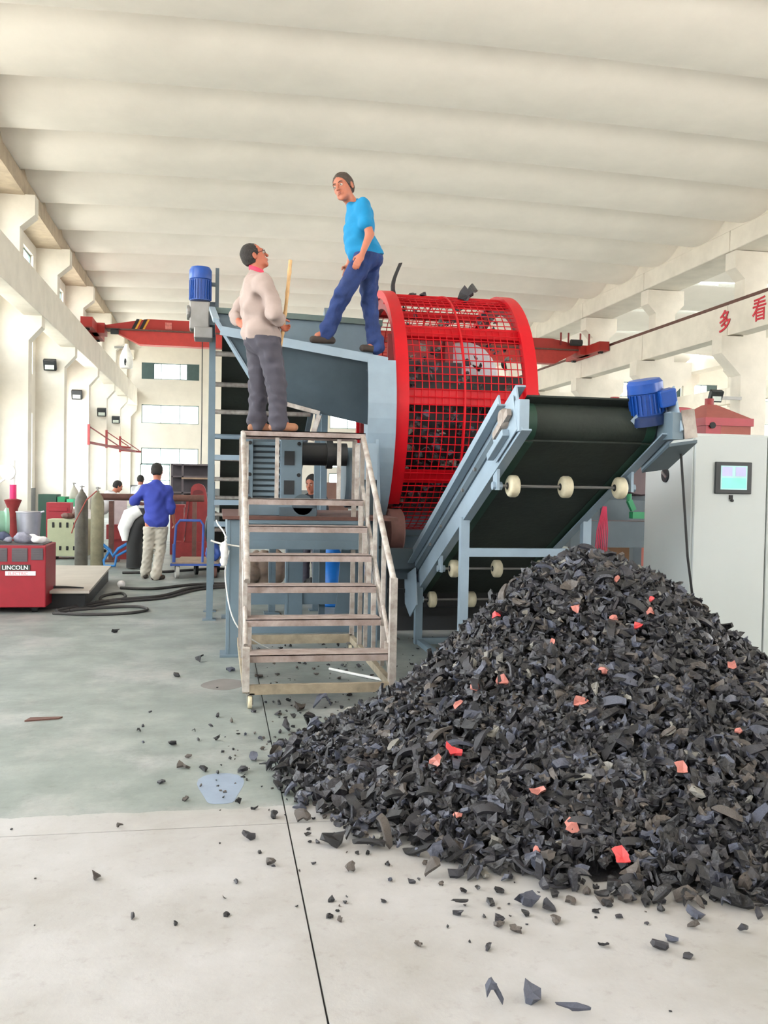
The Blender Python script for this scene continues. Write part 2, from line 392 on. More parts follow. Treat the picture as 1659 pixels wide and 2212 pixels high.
for i in range(len(COLY)-1):
    if COLY[i] < 9: continue
    a, c = COLY[i]+.012, COLY[i+1]-.012
    struct('trim_crane_beam', MB().box((-5.5, a, 6.15), (-4.93, c, 7.2)).box((-5.6, a, 7.0), (-4.83, c, 7.2)) if False else MB().box((-5.45, a, 6.15), (-4.93, c, 7.2)), concrete_w, bevel=.02)
    struct('trim_crane_beam', MB().box((16.2, a, 6.6), (16.75, c, 7.6)), concrete_w, bevel=.02)
    struct('trim_crane_beam', MB().box((30.6, a, 6.9), (31.1, c, 7.9)), concrete_w, bevel=.02)
    struct('trim_roof_beam', MB().box((16.2, a, 9.32), (17.6, c, 10.0)), concrete_w, bevel=.03)
    struct('trim_roof_beam', MB().box((30.7, a, 9.4), (31.7, c, 10.2)), concrete_w)
struct('trim_gutter_beam', MB().box((-6.25, 5, 9.48), (-5.42, YB, 9.98)).box((-6.25, 5, 9.98), (-5.55, YB, 10.9)), mat('stained_gutter_concrete', (176, 160, 140), .9, var=.2, scale=2))
struct('trim_ceiling_end', MB().box((16.22, -6, 10.0), (16.5, YB, 10.95)), concrete_w)
struct('trim_crane_rail', MB().box((16.35, 9, 7.62), (16.5, YB, 7.76)), rust_m)
struct('trim_crane_rail', MB().box((-5.3, 9, 7.22), (-5.2, YB, 7.32)), rust_m)
# ---------------------------------------------------------------- red rotating screen (trommel)
DC = V(0, 10.2, 2.35); DR = 1.32; DX0, DX1 = 1.72, 3.14
def dpt(x, ang, r=DR): a = math.radians(ang); return V(x, DC[1]-r*math.cos(a), DC[2]+r*math.sin(a))
tr = thing('trommel_screen', 'bright red cylindrical mesh screen drum full of rubber, above the conveyor', 'trommel screen', (2.4, 10.2, 1.05))
def ringarc(b, x, w, r0, r1, a0, a1, n=48):
    vs = []
    for i in range(n+1):
        a = a0+(a1-a0)*i/n
        for xx, rr in ((x-w/2, r0), (x+w/2, r0), (x+w/2, r1), (x-w/2, r1)): vs.append(dpt(xx, a, rr))
    fs = []
    for i in range(n):
        for k in range(4):
            k2 = (k+1) % 4; fs.append((i*4+k, (i+1)*4+k, (i+1)*4+k2, i*4+k2))
    fs += [(3, 2, 1, 0)[::-1], tuple(n*4+k for k in range(4))[::-1]]
    b.add(vs, fs)
for x in (DX0+.05, DX1-.04):
    one('end_ring', red_m, tr, lambda b: ringarc(b, x, .13, DR-.05, DR+.035, -47, 215, 60), smooth=40)
    one('inner_ring', redd_m, tr, lambda b: ringarc(b, x, .06, DR-.16, DR-.05, -80, 260, 60), smooth=40)
def rail(b, ang, wdt=.15, th=.02, r=DR-.045):
    da = math.degrees(wdt/2/r); q = [dpt(DX0, ang-da, r), dpt(DX0, ang+da, r), dpt(DX0, ang+da, r+th), dpt(DX0, ang-da, r+th)]
    b.prism(q, (DX1-DX0, 0, 0))
for a in (-33, 4, 37, 72, 110, 145, 180, 212):
    one('longitudinal_rail', red_m, tr, lambda b: (rail(b, a), rail(b, a-3.0, .012, .05, DR-.09)))
one('middle_hoop', red_m, tr, lambda b: ringarc(b, (DX0+DX1)/2-.02, .018, DR-.01, DR+.012, -70, 215, 50))
wm = MB()
nh = 17
for i in range(1, nh):
    x = DX0+.11+(DX1-DX0-.2)*i/nh
    wm.tube([dpt(x+.004*math.sin(k*.6+i), -75+290*k/70, DR-.012) for k in range(71)], .0055, 5, False)
for k in range(0, 86):
    a = -75+k*3.42
    wm.tube([dpt(DX0+.05, a, DR-.002+.003*math.sin(k)), dpt((DX0+DX1)/2, a, DR-.002), dpt(DX1-.05, a, DR-.002)], .0055, 5, False)
o = obj('wire_mesh', wm, red_m, tr); o['kind'] = 'stuff'
# inner drum wall (perforated liner, lower half) and dark feed chamber behind it
def liner(b, r, a0, a1, x0, x1, n=30, t=.012):
    ringarc(b, (x0+x1)/2, x1-x0, r, r+t, a0, a1, n)
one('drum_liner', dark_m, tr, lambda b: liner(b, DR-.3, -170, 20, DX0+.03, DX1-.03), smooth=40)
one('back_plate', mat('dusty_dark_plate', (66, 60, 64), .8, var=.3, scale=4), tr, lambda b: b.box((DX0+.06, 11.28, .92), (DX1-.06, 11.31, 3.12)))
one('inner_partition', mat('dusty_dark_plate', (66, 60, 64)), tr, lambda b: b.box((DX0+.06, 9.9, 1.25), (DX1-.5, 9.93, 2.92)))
one('feed_box', redd_m, tr, lambda b: (b.box((1.95, 10.7, 2.9), (2.62, 10.74, 3.34)), b.box((2.62, 10.6, 2.7), (2.72, 10.8, 3.34))))
one('grey_dust_cover', mat('pale_grey_sheet', (168, 166, 174), .7, var=.2), tr, lambda b: b.ell((2.95, 10.9, 2.86), (.42, .1, .46), 18, 10), smooth=60)
for x in (1.78, 3.05):
    one('support_roller', roller_m, tr, lambda b: b.lathe((x-.06, 9.28, 1.08), [(.05, -.02), (.2, -.02), (.23, .0), (.23, .13), (.2, .15), (.05, .15)], 24, (1, 0, 0)), smooth=35)

# rubber strips caught on the screen, hanging shreds inside
def chipmesh(seed, size=1.0, chunky=False):
    r = np.random.default_rng(seed); n = int(r.integers(7, 11)); th = (.07+.09*r.random()) if seed % 3 else (.22+.15*r.random()); el = .45+.5*r.random()
    ang = np.sort(r.random(n)*2*np.pi+np.arange(n)*0) ; ang = (np.arange(n)+.7*(r.random(n)-.5))*2*np.pi/n
    if chunky: th = .2+.22*r.random(); el = .5+.4*r.random()
    rad = .5*((.55+.6*r.random(n)) if chunky else (.5+.75*r.random(n))); x = rad*np.cos(ang); y = rad*np.sin(ang)*el; c1, c2 = r.normal(0, .95, 2); tw = r.normal(0, 1.1)
    if chunky: c1, c2, tw = c1*.4, c2*.4, tw*.35
    z = c1*x*x*1.4+c2*y*y+tw*x*y
    v = np.vstack([np.c_[x, y, z], [[.08*r.normal(), .05*r.normal(), .1*r.normal()+(.12*r.random() if chunky else 0)]], np.c_[x*.9+(.09 if chunky else .03)*r.normal(size=n), y*.9+(.09 if chunky else .03)*r.normal(size=n), z-th*(1-(.5*r.random(n) if chunky else 0))], [[0, 0, -th-.06*r.random()]]])
    f = []
    for i in range(n):
        j = (i+1) % n; f += [(i, j, n), (n+1+j, n+1+i, 2*n+1), (i, n+1+i, n+1+j), (i, n+1+j, j)]
    return v*size, f
CH = [chipmesh(s) for s in range(18)]
STRIP = []
for s in range(6):           # long curled tread strips
    r = np.random.default_rng(100+s); n = 7; ph = r.random()*3; vs = []; fs = []
    for i in range(n+1):
        t = i/n; wv = .13*(math.sin(math.pi*min(1, max(.12, t)))**.5+.3); cx = .9*(t-.5); cz = .22*math.sin(2.6*t+ph); cy = .12*math.sin(3*t+2*ph)
        vs += [(cx, cy-wv, cz), (cx, cy+wv*.8, cz+.04), (cx, cy+wv*.7, cz-.07), (cx, cy-wv*.9, cz-.1)]
    for i in range(n):
        for k in range(4): fs.append((i*4+k, (i+1)*4+k, (i+1)*4+(k+1) % 4, i*4+(k+1) % 4))
    fs += [(3, 2, 1, 0), tuple(n*4+k for k in range(4))]
    STRIP.append((np.array(vs), fs))
SHAPES = CH + STRIP + [chipmesh(300+s, 1.0, True) for s in range(14)]
CHM = {}
def chip_obj(si, mi, pos, size, rot, pink=None, name='rubber_chip'):
    m = pink or rub[mi]; key = (si, m.name)
    if key not in CHM:
        me = bpy.data.meshes.new('rubber_chip'); me.from_pydata(SHAPES[si][0].tolist(), [], SHAPES[si][1]); me.materials.append(m); CHM[key] = me
    o = bpy.data.objects.new(name, CHM[key]); COL.objects.link(o); o.rotation_euler = rot; o.scale = (size,)*3
    if not isinstance(pos, (int, float)):
        if len(pos) == 2:      # rest it on the floor
            R = Matrix.Rotation(0, 3, 'X'); R = o.rotation_euler.to_matrix(); mz = min((R @ Vector(v))[2] for v in SHAPES[si][0]); pos = (pos[0], pos[1], -mz*size+.0005)
        o.location = pos
    return o
hs = thing('hanging_shreds', 'loose grey rubber shreds lying and tumbling inside the red mesh drum', 'rubber shreds', (2.4, 10.2, 1.1))
b = MB()
for i in range(300):
    x = DX0+.15+rng.random()*1.1; a = -60+rng.random()*125 if i < 240 else rng.random()*90-60; r = DR-.06-.14*rng.random()
    if a > 5 and rng.random() < .55: continue
    v, f = SHAPES[int(rng.integers(0, 18))]; s = .05+.07*rng.random(); R = np.array(Matrix.Rotation(rng.random()*6, 3, 'X') @ Matrix.Rotation(rng.random()*6, 3, 'Z'))
    b.cur = int(rng.choice([0, 1, 2, 3, 4], p=[.2, .3, .2, .2, .1])); b.add(v@R.T*s + dpt(x, a, r), f)
bpy.data.objects.remove(hs)
o = tag(obj('tumbling_shreds', b, rub), 'grey rubber shreds tumbling inside the red mesh drum', 'rubber shreds', None, 'stuff')
tag(chip_obj(19, 0, tuple(dpt(1.98, 86, DR+.16)), .42, (0.3, 1.35, .3)), 'tall black curled strip standing on top of the red drum', 'rubber strip')
tag(chip_obj(20, 0, tuple(dpt(2.72, 76, DR+.07)), .3, (.9, -.5, 1.1)), 'black folded strip lying on the top right of the red drum', 'rubber strip')
tag(chip_obj(3, 1, tuple(dpt(2.62, 70, DR+.03)), .2, (.9, -.9, .4)), 'dark grey rubber flap beside the folded strip on the red drum top', 'rubber strip')
tag(chip_obj(5, 0, tuple(dpt(2.12, 84, DR+.035)), .12, (.3, .2, .4)), 'small black chip on the red drum top beside the tall strip', 'rubber chip')
tag(chip_obj(6, 1, tuple(dpt(2.2, 74, DR+.03)), .1, (1.3, .2, 1.4)), 'small grey chip caught in the upper mesh of the red drum', 'rubber chip')

# ---------------------------------------------------------------- shredder: table frame, gearbox, hopper, side plate
sh = thing('tyre_shredder', 'large blue grey tyre shredder on a steel table with gearbox and feed hopper', 'shredder', (.9, 9.2, 0))
def leg(x0, y0, x1, y1, z1, foot=True):
    def f(b):
        b.box((x0, y0, 0), (x1, y1, z1))
        b.box((x0+.01, y0-.004, .03), (x0+.03, y0, z1))
        if foot: b.box((x0-.05, y0-.05, 0), (x1+.05, y1+.05, .02))
    one('leg', bluegrey, sh, f, bevel=.004)
leg(.08, 8.24, .20, 8.42, 1.22); leg(1.36, 8.3, 1.46, 8.45, 1.22)
leg(.75, 10.22, .94, 10.38, 1.15); leg(.6, 10.9, .68, 11.0, 1.15); leg(.1, 10.6, .2, 10.72, 1.15); leg(1.56, 10.4, 1.66, 10.5, 1.15)
one('table_top', rust_m, sh, lambda b: b.box((.04, 8.2, 1.225), (1.62, 10.45, 1.255)))
one('front_beam', bluegrey, sh, lambda b: (b.box((.2, 8.26, 1.04), (1.36, 8.3, 1.225)), b.box((.2, 8.2, 1.19), (1.36, 8.26, 1.222)), b.box((.2, 8.24, .96), (1.36, 8.3, 1.04))))
one('side_beam', bluegrey, sh, lambda b: b.box((.08, 8.42, 1.04), (.14, 10.4, 1.22)))
one('rear_beam', bluegrey, sh, lambda b: b.box((.1, 10.25, .98), (3.2, 10.35, 1.2)))
one('lower_tie', bluegrey, sh, lambda b: b.box((.2, 10.24, .2), (1.5, 10.32, .34)))
one('floor_channel', bluegrey, sh, lambda b: (b.box((.25, 9.5, .0), (1.7, 9.56, .13)), b.box((.25, 9.5, .11), (1.7, 9.62, .13))))
one('gusset_plate', bluegrey, sh, lambda b: b.prism([(1.38, 10.2, .98), (1.6, 10.2, .98), (1.66, 10.2, .1), (1.3, 10.2, .1), (1.33, 10.2, .3)], (0, .03, 0)))
one('drum_base_beam', bluegrey_d, sh, lambda b: (b.box((1.5, 8.95, .72), (3.3, 9.1, .92)), b.box((1.5, 11.2, .72), (3.3, 11.35, .92)), b.box((1.5, 9.1, .72), (1.65, 11.2, .92)), b.box((3.15, 9.1, .72), (3.3, 11.2, .92)),
    b.box((1.55, 9.0, 0), (1.67, 9.1, .72)), b.box((3.15, 9.0, 0), (3.28, 9.1, .72)), b.box((1.75, 9.1, .6), (1.95, 9.3, .72))))
one('underside_shade_panel', mat('underside_shade_black', (40, 42, 44), .7), sh, lambda b: (b.box((1.72, 9.45, .02), (3.15, 9.48, .7)), b.box((1.72, 9.2, .25), (3.1, 9.24, .3)), b.box((1.72, 9.2, .45), (3.1, 9.24, .49))))  # dark sheet and bars added to stand in for shade under the drum
# gearbox
one('gearbox_base', bluegrey, sh, lambda b: b.box((.2, 8.45, 1.255), (.9, 9.2, 1.36)), bevel=.006)
def flange(x0, x1):
    def f(b): b.box((x0, 8.5, 1.36), (x1, 9.15, 1.97))
    o = one('flange_block', bluegrey, sh, f, bevel=.006)
    for z in (1.45, 1.72):
        bx('pocket', dark_m, o, (x0+.035, 8.492, z), (x1-.035 if x1-x0 < .15 else x0+.13, 8.502, z+.13))
    for z in (1.41, 1.63, 1.92): one('bolt_hole', black_m, o, lambda b: b.cyl((x1-.03, 8.49, z), (x1-.03, 8.505, z), .018, 10))
flange(.2, .31); flange(.56, .76)
one('gearbox_body', bluegrey_d, sh, lambda b: b.box((.31, 8.58, 1.36), (.56, 9.1, 1.95)))
for k in range(11):
    z = 1.38+k*.052
    one('cooling_rib', bluegrey, sh, lambda b: b.box((.31, 8.54, z), (.535, 8.6, z+.032)), bevel=.004)
for k in range(10): one('bolt', bluegrey_l, sh, lambda b: b.cyl((.548, 8.52, 1.4+k*.058), (.548, 8.56, 1.415+k*.058), .012, 8))
one('drive_shaft_housing', dark_m, sh, lambda b: (b.cyl((.76, 8.85, 1.84), (1.22, 8.85, 1.84), .11, 20), b.cyl((1.02, 8.85, 1.84), (1.08, 8.85, 1.84), .14, 20)), smooth=35)
one('bearing_block', bluegrey_d, sh, lambda b: (b.lathe((.76, 8.38, 1.36), [(.04, -.02), (.095, -.02), (.095, .06), (.04, .06)], 20, (0, 1, 0)), b.box((.55, 8.36, 1.255), (.88, 8.46, 1.33))), smooth=35)
one('side_gear_cover', bluegrey, sh, lambda b: b.lathe((1.22, 9.1, 1.62), [(.05, 0), (.27, 0), (.3, .03), (.3, .16), (.26, .2), (.05, .2)], 28, (1, 0, 0)), smooth=35)
# hopper
A_, B_ = V(.0, 9.0, 3.04), V(1.63, 9.0, 2.81); C_, D_, E_ = V(1.5, 9.32, 2.17), V(1.0, 9.32, 2.27), V(.42, 9.32, 2.42)
AB, EB = V(-.09, 10.0, 3.38), V(.42, 9.95, 2.6); BT, BB = V(1.75, 10.0, 3.33), V(1.5, 9.95, 2.3)
one('hopper_front_panel', bluegrey_d, sh, lambda b: b.prism([A_, B_, C_, D_, E_], (0, .012, 0)))
one('hopper_back_panel', bluegrey, sh, lambda b: (b.prism([AB, BT, BB, EB], (0, .012, 0))))
one('hopper_side_panel', bluegrey, sh, lambda b: b.prism([AB, EB, E_, A_], (-.012, 0, 0)))
one('hopper_back_rim', mat('green_tinged_grey_paint', (88, 104, 100), .6), sh, lambda b: b.bar(AB+V(0, 0, .0), BT+V(0, 0, .0), .08, .06))
one('hopper_front_rim', bluegrey_l, sh, lambda b: (b.bar(A_, B_, .10, .012), b.bar(A_+V(0, -.045, -.04), B_+V(0, -.045, -.04), .012, .08)))
one('hopper_corner_angle', bluegrey_l, sh, lambda b: b.bar(V(-.04, 8.98, 3.1), E_+V(.0, -.03, 0), .05, .02))
one('hopper_left_rim', bluegrey_l, sh, lambda b: b.bar(AB+V(0, 0, .02), V(-.04, 8.98, 3.1), .06, .04))
one('hopper_bottom_angle', galv_l, sh, lambda b: b.bar(E_+V(-.05, -.02, .0), D_+V(0, -.02, 0), .05, .04))
one('hopper_outlet_angle', galv_l, sh, lambda b: b.bar(D_+V(0, -.02, -.02), D_+V(-.08, .0, -.28), .05, .05))
one('hopper_post', bluegrey_d, sh, lambda b: (b.bar(V(1.6, 9.04, 2.8), V(1.5, 9.04, 2.0), .05, .06), b.bar(V(1.44, 9.02, 2.68), V(1.6, 9.02, 2.8), .03, .03), b.box((1.46, 9.0, .92), (1.56, 9.1, 2.05))))
def plate(b):
    pts = [V(1.60, 10.2-1.38*math.cos(math.radians(a)), 2.3+1.38*math.sin(math.radians(a))) for a in range(-70, 20, 6)]
    b.prism([V(1.60, 10.2, 1.0)]+pts+[V(1.60, 9.0, 2.82), V(1.60, 10.2, 2.85)], (.03, 0, 0))
one('drum_side_plate', bluegrey_l, sh, plate)
def flg(b):
    for a in range(-64, 20, 6):
        a0, a1 = math.radians(a), math.radians(a+6)
        p = [V(1.42, 10.2-1.4*math.cos(t), 2.3+1.4*math.sin(t)) for t in (a0, a1)]
        q = [V(1.70, 10.2-1.4*math.cos(t), 2.3+1.4*math.sin(t)) for t in (a0, a1)]
        b.prism([p[0], p[1], q[1], q[0]], (0, .012, 0))
one('drum_side_flange', bluegrey_l, sh, flg, smooth=40)
one('plate_stiffener', bluegrey_l, sh, lambda b: (b.bar((1.52, 8.86, 2.0), (1.56, 8.86, 1.1), .03, .05), b.box((1.3, 8.7, 1.6), (1.5, 8.9, 1.95))))
one('shaft_pulley', redd_m, sh, lambda b: b.lathe((3.5, 10.3, 2.42), [(.05, -.05), (.3, -.05), (.33, -.03), (.33, .05), (.3, .07), (.05, .07)], 28, (1, .25, 0)), smooth=35)
one('pulley_label', label_w, sh, lambda b: b.cyl((3.43, 10.25, 2.5), (3.425, 10.248, 2.5), .04, 8))

# ---------------------------------------------------------------- feed conveyor behind the hopper
fc = thing('feed_conveyor', 'tall blue grey feed conveyor with dark belt rising behind the hopper', 'conveyor', (.6, 13, 0))
def fz(y): return 3.28-.46*(y-10.35)
one('belt', belt_m, fc, lambda b: (b.prism([(.02, 10.3, fz(10.3)), (1.15, 10.3, fz(10.3)), (1.15, 16.5, fz(16.5)), (.02, 16.5, fz(16.5))], (0, 0, .03)), b.cyl((.02, 10.42, 3.31), (1.15, 10.42, 3.31), .13, 20)), smooth=40)
for x in (-.12, 1.15):
    one('side_rail', bluegrey, fc, lambda b: (b.bar((x+.03, 10.3, fz(10.3)+.1), (x+.03, 16.6, fz(16.6)+.1), .06, .3)))
    for y in (10.45, 11.15, 14.0): one('leg', bluegrey, fc, lambda b: (b.box((x, y, 0), (x+.07, y+.07, fz(y)-.04)), b.box((x-.04, y-.04, 0), (x+.11, y+.11, .012))))
for k in range(9):
    y = 10.75+k*.62
    if fz(y) < .3: continue
    one('idler_tube', galv_l if k != 3 else bluegrey_l, fc, lambda b: b.cyl((-.06, y, fz(y)-.07), (1.17, y, fz(y)-.07), .03 if k != 3 else .035, 12), smooth=40)
for z in (1.82, 1.28, 1.02): one('cross_bar', bluegrey_l, fc, lambda b: b.box((-.06, 11.15, z), (1.17, 11.2, z+.06)))
def motor(root, c, ax, L, R, m1, m2, box_dir=None, label=True):
    ax = nrm(ax); c = V(*c)
    one('motor_body', m1, root, lambda b: (b.lathe(c, [(R*.6, 0), (R*.95, .0), (R*.95, L*.62), (R*.6, L*.62)], 24, ax),
        [b.bar(c+ax*.01+R*.93*(math.cos(t)*U_+math.sin(t)*W_), c+ax*L*.6+R*.93*(math.cos(t)*U_+math.sin(t)*W_), .008, .03, up=(math.cos(t)*U_+math.sin(t)*W_)) for U_, W_ in [perp(ax)] for t in np.linspace(0, 2*math.pi, 25)[:-1]]), smooth=35)
    one('fan_cowl', m1, root, lambda b: b.lathe(c, [(R*1.0, L*.62), (R*1.06, L*.64), (R*1.06, L*.9), (R*.9, L), (.0001, L*1.02)], 24, ax), smooth=35)
    if label: pass
def perp(ax):
    u = V(0, 0, 1) if abs(ax[2]) < .9 else V(0, -1, 0); u = nrm(u-ax*(u@ax)); return u, np.cross(ax, u)
motor(fc, (-.22, 10.25, 3.52), (0, 0, 1), .36, .115, motor_b, motor_d)
one('gear_reducer', steel_m, fc, lambda b: (b.box((-.33, 10.15, 3.2), (-.12, 10.35, 3.5)), b.lathe((-.36, 10.2, 3.38), [(.02, 0), (.08, 0), (.08, .04), (.02, .04)], 16, (1, 0, 0)), b.box((-.28, 10.1, 3.1), (-.08, 10.4, 3.22))), bevel=.01)
one('motor_bracket', bluegrey_d, fc, lambda b: (b.box((-.06, 10.3, 3.4), (-.02, 10.36, 3.9)), b.box((-.12, 10.3, 3.44), (-.06, 10.34, 3.5)), b.box((-.12, 10.3, 3.7), (-.06, 10.33, 3.74))))

# ---------------------------------------------------------------- discharge conveyor in front of the drum
dc = thing('discharge_conveyor', 'pale blue grey inclined belt conveyor dropping shreds onto the rubber pile', 'conveyor', (2.5, 7.4, 0))
SL = -.46
def cz(y, off=0): return 1.97+SL*(y-6.06)+off     # rail centre line
dvec = nrm(V(0, 1, SL)); nvec = V(0, .418, .908)
for s, x in ((-1, 1.95), (1, 3.0)):
    def f(b, x=x, s=s):
        p, q = V(x, 5.82, cz(5.82)), V(x, 9.0, cz(9.0))
        b.bar(p, q, .012, .34, up=nvec)
        b.bar(p+nvec*.165-V(s*.0, 0, 0)+V(s*-.03*-1*-1, 0, 0), q+nvec*.165+V(s*-.03*-1*-1, 0, 0), .07, .012, up=nvec)
        b.bar(p-nvec*.165+V(-s*.03, 0, 0), q-nvec*.165+V(-s*.03, 0, 0), .07, .012, up=nvec)
    o = one('side_rail', bluegrey_l, dc, f)
    one('upper_skirt', bluegrey_l, o, lambda b: (b.bar(V(x+s*.02, 6.1, cz(6.1))+nvec*.2, V(x+s*.02, 9.1, cz(9.1))+nvec*.2, .015, .14, up=nvec), b.bar(V(x+s*.05, 6.0, cz(6.0))+nvec*.13, V(x+s*.05, 9.1, cz(9.1))+nvec*.13, .06, .012, up=nvec)))
    one('rail_web_channel', bluegrey_d, o, lambda b: b.bar(V(x+s*.012, 6.2, cz(6.2))+nvec*.03, V(x+s*.012, 9.0, cz(9.0))+nvec*.03, .02, .07, up=nvec))
    for y in (6.75, 7.1, 7.8, 8.2): one('bolt', steel_m, o, lambda b: b.cyl((x+s*.02, y, cz(y)+.03), (x+s*.04, y, cz(y)+.03), .014, 8))
one('belt', belt_m, dc, lambda b: (
    b.prism([(2.03, 5.965, cz(5.965, -.135)), (2.96, 5.965, cz(5.965, -.135)), (2.96, 9.0, cz(9.0, -.135)), (2.03, 9.0, cz(9.0, -.135))], (0, 0, -.012)),
    b.prism([(2.03, 5.9, cz(5.9, .13)), (2.96, 5.9, cz(5.9, .13)), (2.96, 9.0, cz(9.0, .13)), (2.03, 9.0, cz(9.0, .13))], (0, 0, -.012)),
    b.lathe((2.03, 6.02, cz(6.02, .01)), [(.125, 0), (.132, .05), (.132, .88), (.125, .93)], 30, (1, 0, 0))), smooth=40)
for x in (2.03, 2.89): one('belt_edge_strip', belt_edge, dc, lambda b: (b.lathe((x, 6.02, cz(6.02, .01)), [(.135, 0), (.135, .07)], 30, (1, 0, 0)), b.prism([(x, 5.965, cz(5.965, -.149)), (x+.07, 5.965, cz(5.965, -.149)), (x+.07, 9.0, cz(9.0, -.149)), (x, 9.0, cz(9.0, -.149))], (0, 0, -.004))), smooth=40)
one('tail_roller', dark_m, dc, lambda b: b.cyl((2.0, 8.95, cz(8.95, .02)), (3.03, 8.95, cz(8.95, .02)), .12, 20), smooth=35)
for y in (6.33, 7.95, 8.78):
    zz = cz(y)-.285; 
    one('roller_axle', steel_m, dc, lambda b: b.cyl((1.97, y, zz), (3.0, y, zz), .011, 8))
    for x in (2.08, 2.48, 2.9):
        o = one('return_wheel', cream_m, dc, lambda b: b.lathe((x-.03, y, zz), [(.03, -.005), (.06, -.005), (.075, .005), (.08, .015), (.08, .055), (.075, .065), (.06, .075), (.03, .075)], 22, (1, 0, 0)), smooth=35)
        one('hub', dark_m, o, lambda b: b.lathe((x-.04, y, zz), [(.0001, 0), (.026, 0), (.026, .09), (.0001, .09)], 12, (1, 0, 0)), smooth=35)
    for x in (1.97, 2.99): one('wheel_bracket', bluegrey_l, dc, lambda b: (b.box((x-.02, y-.05, zz-.03), (x+.0, y+.05, zz+.13)), b.cyl((x-.04, y, zz), (x+.03, y, zz), .03, 10)))
for x in (1.93, 2.97):
    one('post', bluegrey_l, dc, lambda b: (b.box((x, 7.15, 0), (x+.07, 7.22, cz(7.18)-.15)), b.box((x-.05, 7.1, 0), (x+.12, 7.27, .01))))
    one('rear_leg', bluegrey, dc, lambda b: b.box((x-.02, 8.72, 0), (x+.05, 8.8, cz(8.76)-.12)))
    one('tail_plate', bluegrey_l, dc, lambda b: b.prism([(x-.03, 8.75, .75), (x-.03, 9.25, .62), (x-.03, 9.2, .34), (x-.03, 8.95, .24), (x-.03, 8.65, .4)], (.012, 0, 0)))
one('cross_beam', bluegrey_l, dc, lambda b: b.box((2.0, 7.15, .985), (2.98, 7.21, 1.055)))
one('floor_beam', bluegrey, dc, lambda b: b.box((1.93, 8.73, .0), (3.1, 8.79, .06)))
for x in (1.93, 2.97): one('floor_rail', bluegrey, dc, lambda b: b.box((x, 7.2, .0), (x+.06, 8.8, .05)))
# head end fittings
one('take_up_plate', bluegrey_l, dc, lambda b: (b.bar((1.93, 5.84, cz(5.84)-.02), (1.93, 6.3, cz(6.3)-.02), .01, .26, up=nvec), b.box((1.93, 5.76, cz(5.8)-.17), (2.0, 5.86, cz(5.8)+.04)), b.bar((1.9, 5.95, cz(5.95)-.1), (1.9, 6.3, cz(6.3)-.1), .05, .05, up=nvec)), bevel=.006)
one('head_bearing', galv_m, dc, lambda b: (b.lathe((1.88, 6.02, cz(6.02, .03)), [(.0001, 0), (.055, 0), (.07, .02), (.07, .05)], 16, (1, 0, 0)), b.bar((1.9, 5.88, cz(5.88, .0)), (1.9, 6.2, cz(6.2, .0)), .03, .05, up=nvec)), smooth=40)
one('drive_side_plate', bluegrey_l, dc, lambda b: (b.bar((3.03, 5.72, cz(5.72)-.02), (3.03, 6.3, cz(6.3)-.02), .015, .34, up=nvec), b.box((2.98, 5.74, 1.9), (3.06, 5.92, 2.08))), bevel=.006)
one('motor_shelf', bluegrey_d, dc, lambda b: b.prism([(2.94, 5.66, 1.86), (3.14, 5.66, 1.89), (3.14, 6.05, 1.72), (2.94, 6.05, 1.69)], (0, 0, -.02)))
def gear(b):
    b.box((2.97, 5.68, 1.89), (3.05, 5.9, 2.07))
    for k in range(9): b.box((3.05+k*.009, 5.69, 1.9), (3.055+k*.009, 5.88, 2.06))
one('worm_gearbox', bluegrey, dc, gear, bevel=.004)
one('gearbox_cover', galv_m, dc, lambda b: b.bar((3.10, 5.67, 1.9), (3.07, 5.67, 2.09), .09, .014, up=(0, 1, 0)))
motor(dc, (2.90, 5.9, 2.07), (-.2, -.12, .95), .24, .115, motor_b, motor_d)
one('terminal_box', motor_b, dc, lambda b: b.bar(V(2.985, 5.79, 2.12), V(2.955, 5.77, 2.23), .12, .09, up=(0, -1, 0)), bevel=.01)
one('motor_base', motor_d, dc, lambda b: b.lathe((2.915, 5.91, 2.0), [(.07, 0), (.12, .0), (.12, .06), (.1, .08)], 20, (-.2, -.12, .95)), smooth=35)
one('lifting_strap_plate', bluegrey_l, dc, lambda b: b.bar((2.78, 5.92, 1.97), (2.86, 5.8, 2.1), .07, .012, up=(0, -1, .2)))
tag(one('power_cable', black_m, None, lambda b: b.tube([(3.1, 5.8, 1.80), (3.11, 5.8, 1.7), (3.14, 5.8, 1.4), (3.18, 5.82, 1.1), (3.24, 5.84, .8), (3.3, 5.86, .5)], .009, 8), smooth=40), 'thin black power cable hanging from the conveyor motor beside the white cabinet', 'cable')

